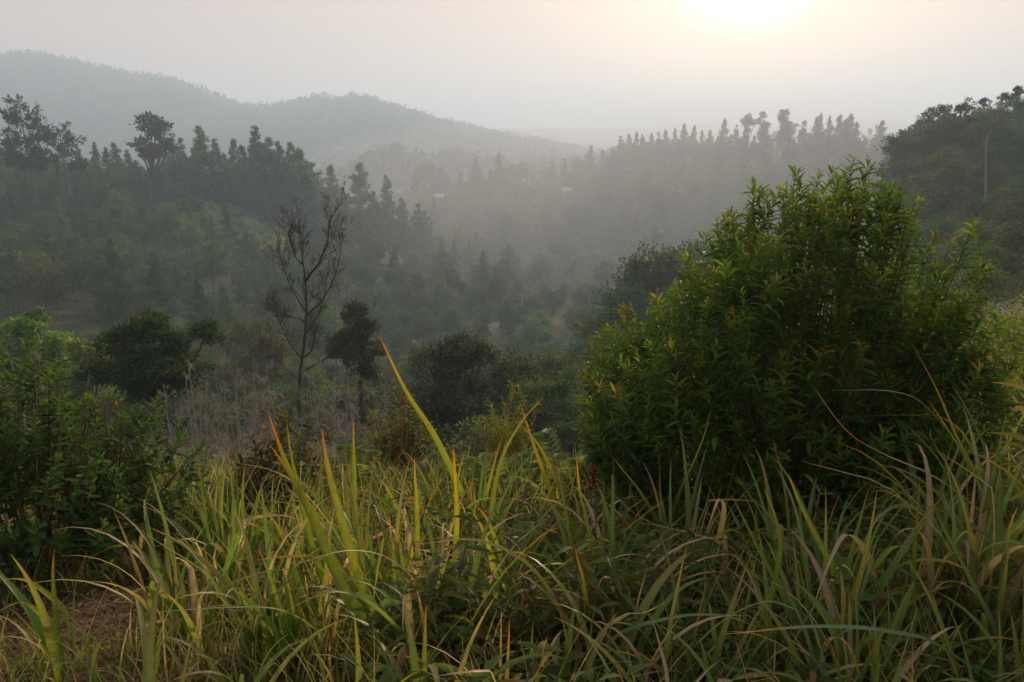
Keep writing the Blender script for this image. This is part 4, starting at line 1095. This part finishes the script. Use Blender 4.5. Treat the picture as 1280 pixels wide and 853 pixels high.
GC = {'pale': [(.12, .18, .06), (.17, .22, .09), (.24, .27, .14), (.3, .3, .19)],
      'green2': [(.08, .155, .035), (.1, .19, .042), (.12, .2, .048), (.18, .19, .05)],
      'green': [(.08, .145, .03), (.095, .175, .034), (.13, .18, .038), (.38, .17, .035)],
      'bright': [(.1, .165, .03), (.155, .21, .036), (.215, .22, .04), (.48, .16, .03)],
      'glauc': [(.078, .133, .039), (.127, .199, .088), (.146, .221, .107), (.166, .221, .107)],
      'glauc_o': [(.09, .156, .052), (.14, .22, .11), (.17, .24, .12), (.5, .14, .026)],
      'olive': [(.1, .15, .035), (.155, .195, .048), (.22, .225, .08), (.33, .24, .09)],
      'dry': [(.187, .14, .075), (.337, .271, .178), (.393, .318, .225), (.356, .234, .14)],
      'rust': [(.12, .17, .026), (.17, .2, .03), (.27, .19, .03), (.42, .13, .026)],
      'red': [(.15, .156, .078), (.28, .26, .182), (.31, .19, .117), (.37, .26, .195)]}
def ramp(key, n, j=.1):
    c = np.array(GC[key]); s = np.linspace(0, 1, n)
    r_ = np.stack([np.interp(s, [0, .4, .78, 1], c[:, k]) for k in range(3)], 1)
    return r_ * (1 + rng.normal() * j)
def arch(L, phi0, bend, pw, n=11, kink=None):
    s = np.linspace(0, 1, n); ang = phi0 + bend * s ** pw
    if kink: ang = ang + np.clip((s - kink[0]) / .08, 0, 1) * kink[1]
    ang = np.minimum(ang, 2.6)
    ds = L / (n - 1)
    x = np.concatenate([[0], np.cumsum(np.sin(ang[:-1]) * ds)]); z = np.concatenate([[0], np.cumsum(np.cos(ang[:-1]) * ds)])
    return np.stack([x, np.zeros(n), z], 1)
BLADES = []
for i in range(48):
    key = ['green', 'olive', 'green2', 'olive', 'glauc', 'dry', 'green2', 'olive', 'green', 'dry', 'bright', 'rust'][i % 12]
    bend = random.uniform(.3, 1.0) if i % 3 else random.uniform(1.2, 2.2)
    kk = (random.uniform(.45, .7), random.uniform(.8, 1.5)) if i % 6 == 5 else None
    pts = arch(1.0, random.uniform(.03, .3), bend, random.uniform(1.4, 2.6), 12, kk)
    pts[:, 1] += np.sin(np.linspace(0, 2.5, 12) + i) * .03
    V, T, Q, cc = ribbon(pts, random.uniform(.032, .05), (0.25 * random.uniform(-1, 1), 1, 0) if False else (-1, 0, .15), ramp(key, 12), twist=random.uniform(-.9, .9))
    BLADES.append((key, bend, mesh_np('grass_blade', V, T, Q, cc, [M_GRASS])))
def tussock(p, nbl, Lr, label, group, keys=None, spread=.06, name='grass_tussock', minbend=0):
    t = thing(name, label, 'grass', tuple(p), random.uniform(0, 6.28), 1.0, group)
    pool = [b for b in BLADES if b[0] in keys and b[1] >= minbend and not (b[0] in ('dry', 'rust') and random.random() < .4)]
    for k in range(nbl):
        b = random.choice(pool); o = link('blade', b[2], t)
        a = random.uniform(0, 6.28); r_ = random.random() * spread
        o.location = (math.cos(a) * r_, math.sin(a) * r_, -.03)
        o.rotation_euler = (random.gauss(0, .05), random.gauss(0, .05), a + random.gauss(0, .5))
        L = random.uniform(*Lr); o.scale = (L, L * random.uniform(.85, 1.25) / max(L, .6) * .8, L)
    return t
nt_ = 0
DIRT0 = ground_hit(120, 770)
while nt_ < 86:
    px = random.uniform(60, 1420); d = random.uniform(1.75, 4.6)
    if px < 330 and d < 3.2 and px > 40 and random.random() < .75: continue
    p = on_ground(px, d)
    if math.hypot((p[0] - DIRT0[0]) / .55, (p[1] - DIRT0[1]) / .75) < 1: continue
    hl = 1.1 if d > 2.3 else .75
    k = None
    side = 'left' if px < 430 else ('middle' if px < 800 else 'right')
    if side == 'left':
        tussock(p, random.randint(7, 12), (.4 * hl, .8 * hl), 'arching grass tussock with dry tan blades on the left of the foreground', 'grass tussocks on the left', ('olive', 'dry', 'green', 'green2'))
    elif side == 'middle':
        tussock(p, random.randint(8, 13), (.5 * hl, .95 * hl), 'upright grass tussock with yellow-green and rusty blades in the middle foreground', 'grass tussocks in the middle', ('bright', 'green', 'green2', 'olive', 'dry', 'rust'))
    else:
        tussock(p, random.randint(10, 15), (.5 * hl, 1.0 * hl), 'dark green grass tussock of long arching blades before the big bush', 'grass tussocks on the right', ('green', 'green2', 'glauc', 'green', 'olive', 'dry'))
    nt_ += 1

nt_ = 0
while nt_ < 22:
    px = random.uniform(150, 1380); d = random.uniform(1.8, 3.4); p = on_ground(px, d)
    if math.hypot((p[0] - DIRT0[0]) / .5, (p[1] - DIRT0[1]) / .7) < 1: continue
    tussock(p, random.randint(5, 8), (.6, 1.0) if d > 2.2 else (.45, .75), 'low tussock of drooping straw-pale and rusty grass blades in the foreground tangle', 'drooping straw tussocks in the foreground', ('dry', 'olive', 'glauc', 'green2', 'rust'), .1, 'straw_tussock', 1.2)
    nt_ += 1
# hand-placed long blades: base first, tip last
HB = [
 ('bright', 12, 4.0, [(600, 690), (578, 620), (545, 548), (508, 490), (475, 421)]),
 ('bright', 15, 2.5, [(490, 850), (440, 760), (392, 650), (358, 580), (334, 513)]),
 ('bright', 15, 2.4, [(505, 870), (425, 725), (388, 640), (362, 592), (338, 557)]),
 ('bright', 13, 2.6, [(505, 850), (455, 740), (420, 625), (409, 580), (402, 536)]),
 ('bright', 11, 2.8, [(430, 790), (395, 700), (375, 620), (364, 570), (358, 525)]),
 ('bright', 8, 3.3, [(447, 780), (445, 690), (443, 600), (442, 560), (442, 522)]),
 ('rust', 10, 2.7, [(563, 800), (568, 720), (571, 650), (569, 600), (567, 558)]),
 ('bright', 8, 3.0, [(523, 770), (522, 690), (521, 630), (519, 600), (518, 572)]),
 ('dry', 11, 2.3, [(460, 745), (420, 665), (375, 610), (340, 588), (296, 579)]),
 ('olive', 11, 2.2, [(725, 860), (708, 780), (665, 710), (600, 676), (524, 680)]),
 ('olive', 10, 2.0, [(560, 870), (510, 800), (460, 752), (412, 740), (345, 770)]),
 ('glauc', 10, 2.2, [(480, 850), (400, 790), (350, 762), (270, 760), (140, 770)]),
 ('olive', 9, 2.4, [(445, 800), (390, 725), (350, 712), (300, 725), (255, 748)]),
 ('rust', 9, 3.2, [(722, 730), (700, 645), (680, 592), (665, 550), (651, 505)]),
 ('olive', 11, 3.2, [(612, 720), (613, 650), (625, 580), (650, 530), (681, 495)]),
 ('olive', 9, 3.2, [(735, 735), (715, 650), (690, 590), (672, 555), (645, 525)]),
 ('bright', 8, 3.0, [(757, 790), (745, 710), (733, 650), (724, 610), (721, 570)]),
 ('rust', 9, 3.1, [(845, 740), (822, 655), (800, 615), (782, 592), (764, 569)]),
 ('olive', 8, 3.1, [(830, 720), (845, 630), (866, 580), (880, 545), (889, 510)]),
 ('red', 6, 2.6, [(965, 790), (925, 695), (870, 668), (805, 650), (745, 597)]),
 ('glauc_o', 22, 1.6, [(1290, 900), (1185, 812), (1110, 789), (1020, 783), (905, 793)]),
 ('glauc', 16, 1.75, [(800, 880), (850, 825), (900, 778), (955, 752), (1000, 764)]),
 ('glauc', 9, 1.9, [(725, 880), (765, 800), (835, 773), (900, 769), (946, 784)]),
 ('dry', 9, 2.0, [(722, 870), (745, 800), (780, 770), (808, 765), (838, 749)]),
 ('rust', 15, 2.3, [(1290, 740), (1235, 620), (1200, 555), (1172, 490), (1137, 425)]),
 ('red', 11, 2.2, [(1310, 720), (1190, 610), (1110, 570), (1060, 540), (1014, 480)]),
 ('glauc', 8, 2.3, [(1300, 720), (1230, 600), (1165, 515), (1120, 490), (1040, 488)]),
 ('rust', 6, 2.4, [(1265, 680), (1215, 560), (1180, 523), (1140, 519), (1076, 520)]),
 ('red', 11, 2.1, [(1215, 780), (1140, 640), (1100, 605), (1060, 592), (1002, 577)]),
 ('glauc', 9, 2.0, [(1262, 870), (1245, 790), (1212, 722), (1185, 670), (1170, 640)]),
 ('olive', 11, 2.4, [(85, 800), (82, 766), (52, 737), (26, 724), (-14, 727)]),
 ('olive', 11, 2.2, [(75, 840), (66, 790), (45, 763), (25, 753), (-5, 766)]),
 ('dry', 8, 2.2, [(210, 820), (186, 762), (165, 741), (135, 729), (98, 727)]),
 ('glauc', 11, 2.5, [(300, 790), (265, 727), (240, 704), (205, 682), (158, 651)]),
 ('dry', 8, 2.6, [(190, 780), (178, 732), (167, 700), (155, 668), (142, 638)]),
 ('glauc', 8, 2.7, [(215, 740), (175, 688), (148, 682), (122, 692), (92, 713)]),
 ('dry', 15, 2.2, [(1115, 830), (1090, 710), (1062, 668), (1040, 695), (1012, 772)]),
 ('glauc', 12, 2.2, [(1185, 720), (1165, 650), (1128, 632), (1100, 645), (1083, 674)]),
 ('green', 16, 2.0, [(1050, 790), (1075, 735), (1100, 700), (1120, 683), (1150, 690)]),
 ('dry', 12, 2.6, [(880, 780), (893, 700), (905, 640), (898, 625), (885, 660)]),
 ('olive', 8, 2.3, [(960, 770), (880, 712), (840, 702), (790, 693), (760, 700)]),
 ('bright', 12, 2.3, [(1275, 720), (1240, 640), (1215, 590), (1190, 545), (1160, 500)]),
 ('green', 12, 2.0, [(930, 860), (960, 760), (975, 690), (970, 650), (955, 610)]),
 ('green', 11, 2.1, [(1010, 850), (985, 760), (950, 690), (930, 650), (915, 620)]),
 ('bright', 10, 2.2, [(1090, 830), (1050, 730), (1020, 670), (1000, 630), (985, 592)]),
 ('green', 10, 2.0, [(1130, 850), (1140, 760), (1143, 690), (1147, 640), (1150, 595)]),
 ('dry', 9, 2.1, [(585, 780), (540, 745), (490, 700), (440, 688), (385, 700)]),
 ('rust', 8, 1.9, [(745, 800), (735, 760), (728, 720), (722, 700), (719, 685)]),
 ('bright', 10, 1.7, [(690, 880), (682, 845), (678, 830), (680, 810), (684, 795)]),
]
def hero_blades():
    groups = {}
    for key, wpx, d, px in HB:
        b = px[0]
        gp = ground_hit(*b)
        db = min(max(gp[1], .75 * d), 1.35 * d)
        n = len(px)
        pts = []
        for i, (x, y) in enumerate(px):
            f = i / (n - 1)
            pts.append(at(x, y, db * (1 - f) + d * f))
        root = pts[0].copy(); root[2] = hz1(root[0], root[1]) - .03
        if pts[0][2] - root[2] > .06:
            pts = [root + (pts[0] - root) * 0.0] + pts
        P = crom(pts, 18)
        wid = wpx / FPX * d * (1.0 if key in ('bright', 'rust') else .85)
        mid = P[9]
        if key in ('dry', 'glauc', 'red', 'glauc_o') or abs(px[0][0] - px[-1][0]) > abs(px[0][1] - px[-1][1]):
            face = norm(np.array([0, -.45, 1.0]))       # drooping blades show their upper side
        else:
            face = norm(CAM - mid)
        face = norm(face + rng.normal(size=3) * .25)
        gk = (round(P[0][0] / .5), round(P[0][1] / .6))
        groups.setdefault(gk, []).append((key, P, wid, face))
    place_word = lambda x: 'left' if x < -.55 else ('middle' if x < .5 else 'right')
    for gk, L in groups.items():
        c = np.mean([P[0] for _, P, _, _ in L], 0)
        w_ = place_word(c[0])
        lab = {'left': 'tussock of long drooping grass blades rising over the left foreground', 'middle': 'tussock of tall yellow-green grass blades with orange tips in the middle foreground', 'right': 'tussock of long pale drooping grass blades before the big bush'}[w_]
        t = thing('tall_grass_tussock', lab, 'grass', tuple(c), 0, 1.0, 'tall grass tussocks in the ' + w_ + ' foreground')
        for key, P, wid, face in L:
            V, T, Q, cc = ribbon(P - c, wid, face, ramp(key, 18, .08))
            link('blade', mesh_np('long_blade', V, T, Q, cc, [M_GRASS]), t)
hero_blades()

# yellow broad-leaved plant at the right edge
def yellow_plant():
    d = 2.6; b = on_ground(1310, d)
    t = thing('broad_leaf_plant', 'plant with long yellow-green leaves reaching in from the right edge', 'plant', tuple(b))
    tb = Tubes(); e = at(1312, 470, d) - b
    tb.add(bez((0, 0, 0), (.02, 0, e[2] * .5), e, 10), np.linspace(.008, .004, 10), 5)
    link('stem', tb.mesh('plant_stem', M_STEM), t)
    for (x0, y0, x1, y1, c) in [(1310, 500, 1238, 478, (.3, .27, .02)), (1312, 560, 1232, 541, (.2, .22, .03)), (1312, 575, 1245, 552, (.22, .24, .03)), (1312, 520, 1262, 512, (.28, .2, .03)), (1312, 610, 1258, 628, (.16, .2, .03)), (1312, 590, 1270, 575, (.2, .22, .03)), (1312, 480, 1345, 455, (.2, .22, .03)), (1312, 540, 1350, 520, (.2, .22, .03))]:
        p0 = at(x0, y0, d) - b; p1 = at(x1, y1, d - .05) - b
        pts = bez(p0, (p0 + p1) / 2 + np.array([0, 0, .03]), p1, 10)
        s = np.linspace(0, 1, 10)
        V, T, Q, cc = ribbon(pts, .034, (.1, -.6, 1.0), np.repeat(np.array([c]), 10, 0), fold=.12)
        link('leaf', mesh_np('plant_leaf', V, T, Q, cc, [M_GRASS]), t)
yellow_plant()

# fine grass and dry litter nobody could count
DIRT = ground_hit(120, 770)
def off_dirt(x, y):
    r = np.hypot((x - DIRT[0]) / .48, (y - DIRT[1]) / .62) + fbm(x / .25, y / .25, 41, 3) * .9
    return r > 1
def fine_grass(name, n, dr, pxr, Lr, wr, keys, dens=None, stiff=(.1, 1.3)):
    parts = []
    d = np.sqrt(rng.uniform(dr[0] ** 2, dr[1] ** 2, n)); px = rng.uniform(*pxr, n)
    x = (px - 640) / FPX * d * .95
    if 1:
        kp = off_dirt(x, d) | (rng.random(n) < .03); x, d = x[kp], d[kp]; n = len(x)
    z = hz(x, d)
    m = 7; s = np.linspace(0, 1, m)[None]
    L = rng.uniform(*Lr, n)[:, None]; a = rng.uniform(0, 6.28, n)[:, None]
    ang = rng.uniform(.02, .45, n)[:, None] + rng.uniform(*stiff, n)[:, None] * s ** 1.7
    ds = L / (m - 1)
    rx = np.concatenate([np.zeros((n, 1)), np.cumsum(np.sin(ang[:, :-1]) * ds, 1)], 1)
    rz = np.concatenate([np.zeros((n, 1)), np.cumsum(np.cos(ang[:, :-1]) * ds, 1)], 1)
    P = np.stack([x[:, None] + np.cos(a) * rx, d[:, None] + np.sin(a) * rx, z[:, None] - .02 + rz], -1)
    b = a + 1.57 + rng.normal(size=(n, 1)) * .7
    sdv = np.stack([np.cos(b), np.sin(b), np.zeros_like(b)], -1)
    wv = (rng.uniform(*wr, n)[:, None] * np.clip((1.02 - s) / .6, 0, 1) ** .7)[..., None] * .5
    V = np.stack([P - sdv * wv, P + sdv * wv], 2).reshape(-1, 3)
    base = (np.arange(n) * m * 2)[:, None] + np.arange(m - 1)[None] * 2
    Q = np.stack([base, base + 1, base + 3, base + 2], -1).reshape(-1, 4)
    ks = rng.integers(0, len(keys), n)
    tabs = np.array([ramp(k, m, 0) for k in keys])
    cc = tabs[ks] * (1 + rng.normal(size=(n, 1, 1)) * .18)
    cc = np.repeat(np.clip(cc, .01, .6), 2, 1).reshape(-1, 3)
    o = link(name, mesh_np(name, V, None, Q, cc, [M_GRASS]))
    tag(o, kind='stuff')
fine_grass('grass', 5200, (1.5, 5.5), (330, 1650), (.25, .62), (.005, .014), ['green', 'olive', 'green2', 'dry', 'green2'])
fine_grass('grass', 2600, (2.3, 5.5), (-260, 330), (.15, .42), (.003, .01), ['olive', 'dry', 'green', 'green2'], stiff=(.4, 1.8))
fine_grass('grass', 9000, (4.6, 8), (60, 1300), (.45, .95), (.007, .016), ['green2', 'green', 'green2', 'pale', 'pale'])
fine_grass('dry_litter', 3600, (1.6, 4.6), (-80, 1500), (.1, .3), (.003, .008), ['dry', 'dry', 'rust', 'red'], stiff=(1.2, 2.2))
def low_leaves(n, dr, pxr, hgt, size, cols, name='ground_leaves'):
    d = np.sqrt(rng.uniform(dr[0] ** 2, dr[1] ** 2, n)); px = rng.uniform(*pxr, n)
    x = (px - 640) / FPX * d * .95
    cl = lattice_noise(x / .35, d / .35, 31)
    keep = (cl > .35) & off_dirt(x, d); x, d, cl = x[keep], d[keep], cl[keep]; k = len(x)
    z = hz(x, d) + rng.random(k) ** .7 * hgt * cl
    D = rdirs(k) * np.array([1, 1, .5]); NRm = np.array([0, 0, 1.0]) + rng.normal(size=(k, 3)) * .45
    cc = np.asarray(cols)[rng.integers(0, len(cols), k)] * (1 + rng.normal(size=(k, 1)) * .2)
    sz = rng.uniform(.6, 1.3, k) * size
    V = leaves(np.stack([x, d, z], -1), D, NRm, sz, sz * .34, LEAF, np.clip(cc, .01, .5))
    tag(link(name, mesh_np(name, V[0], V[1], V[2], V[3], [M_LEAF])), kind='stuff')
low_leaves(10000, (1.6, 5.5), (380, 1650), .42, .075, [(.065, .11, .03), (.08, .125, .035), (.1, .125, .035), (.17, .09, .04), (.06, .1, .04)])
low_leaves(4500, (3.0, 6.5), (-80, 420), .4, .06, [(.065, .1, .03), (.085, .12, .035), (.15, .1, .045)])
low_leaves(19000, (4.6, 8.2), (-80, 1400), .95, .085, [(.14, .22, .055), (.12, .19, .05), (.18, .22, .06), (.1, .16, .045)])
def floor_litter(n):
    a = rng.uniform(0, 6.28, n); r = np.sqrt(rng.random(n)) * .95
    x = DIRT[0] + np.cos(a) * r * .75; y = DIRT[1] + np.sin(a) * r
    P = np.stack([x, y, hz(x, y) + .006 + rng.random(n) * .012], -1)
    D = rdirs(n) * np.array([1, 1, .12]); sz = rng.uniform(.012, .06, n)
    cc = np.array([(.2, .14, .08), (.12, .07, .04), (.28, .21, .13), (.06, .04, .03)])[rng.integers(0, 4, n)]
    V = leaves(P, D, np.array([0, 0, 1.0]) + rng.normal(size=(n, 3)) * .3, sz, sz * rng.uniform(.12, .5, n), LEAF, cc)
    k = 420
    a = rng.uniform(0, 6.28, k); r = np.sqrt(rng.random(k))
    x = DIRT[0] + np.cos(a) * r * .8; y = DIRT[1] + np.sin(a) * r
    sz_ = rng.uniform(.004, .02, k) * rng.uniform(.5, 1.6, k)
    o6 = np.array([[1, 0, 0], [0, 1, 0], [-1, 0, 0], [0, -1, 0], [0, 0, .8], [0, 0, -.8]])
    Vc = np.stack([x, y, hz(x, y) + sz_ * .2], -1)[:, None] + o6[None] * sz_[:, None, None] * rng.uniform(.6, 1.4, (k, 6, 1))
    Tc = (np.array([[0, 1, 4], [1, 2, 4], [2, 3, 4], [3, 0, 4], [1, 0, 5], [2, 1, 5], [3, 2, 5], [0, 3, 5]])[None] + (np.arange(k) * 6)[:, None, None]).reshape(-1, 3)
    cl_ = np.repeat(jitter((.1, .068, .047), k, .3), 6, 0)
    tag(link('soil_clods', mesh_np('soil_clods', Vc.reshape(-1, 3), Tc, None, cl_, [M_GROUND], True)), kind='stuff')
    tag(link('leaf_litter', mesh_np('leaf_litter', V[0], V[1], V[2], V[3], [M_LEAF])), kind='stuff')
floor_litter(2600)
low_leaves(8000, (9, 26), (-200, 1500), 1.1, .16, [(.045, .065, .024), (.055, .075, .026), (.06, .06, .03), (.04, .055, .022)], 'brow_scrub')

# ---- labels: what sets each of a small group apart
ORD = 'first second third fourth fifth sixth seventh eighth ninth tenth eleventh twelfth thirteenth fourteenth fifteenth sixteenth seventeenth eighteenth nineteenth twentieth'.split()
def px_of(o):
    x, y, z = o.location
    f = y * CA - (z - 1.6) * SA
    return 640 + FPX * x / max(f, .1)
def finish_labels():
    fam = {}
    for o in C.objects:
        if o.parent is None and o.get('group') and o.get('label'):
            fam.setdefault((o['group'], o['label']), []).append(o)
    for (gname, lab), L in fam.items():
        if len(L) < 2: continue
        L.sort(key=px_of)
        if len(L) <= 20 and len(lab.split()) <= 13:
            for k, o in enumerate(L):
                o['label'] = lab + (', leftmost one' if k == 0 else ', rightmost one' if k == len(L) - 1 else ', ' + ORD[k] + ' from left')
        elif len(lab.split()) <= 11:
            for o in L:
                p = px_of(o)
                zone = 'near the left edge' if p < 140 else 'left of the bare tree' if p < 340 else 'behind the bare tree' if p < 470 else 'left of the big bush' if p < 720 else 'in line with the big bush' if p < 1240 else 'near the right edge'
                if len((lab + ', ' + zone).split()) <= 16: o['label'] = lab + ', ' + zone
finish_labels()
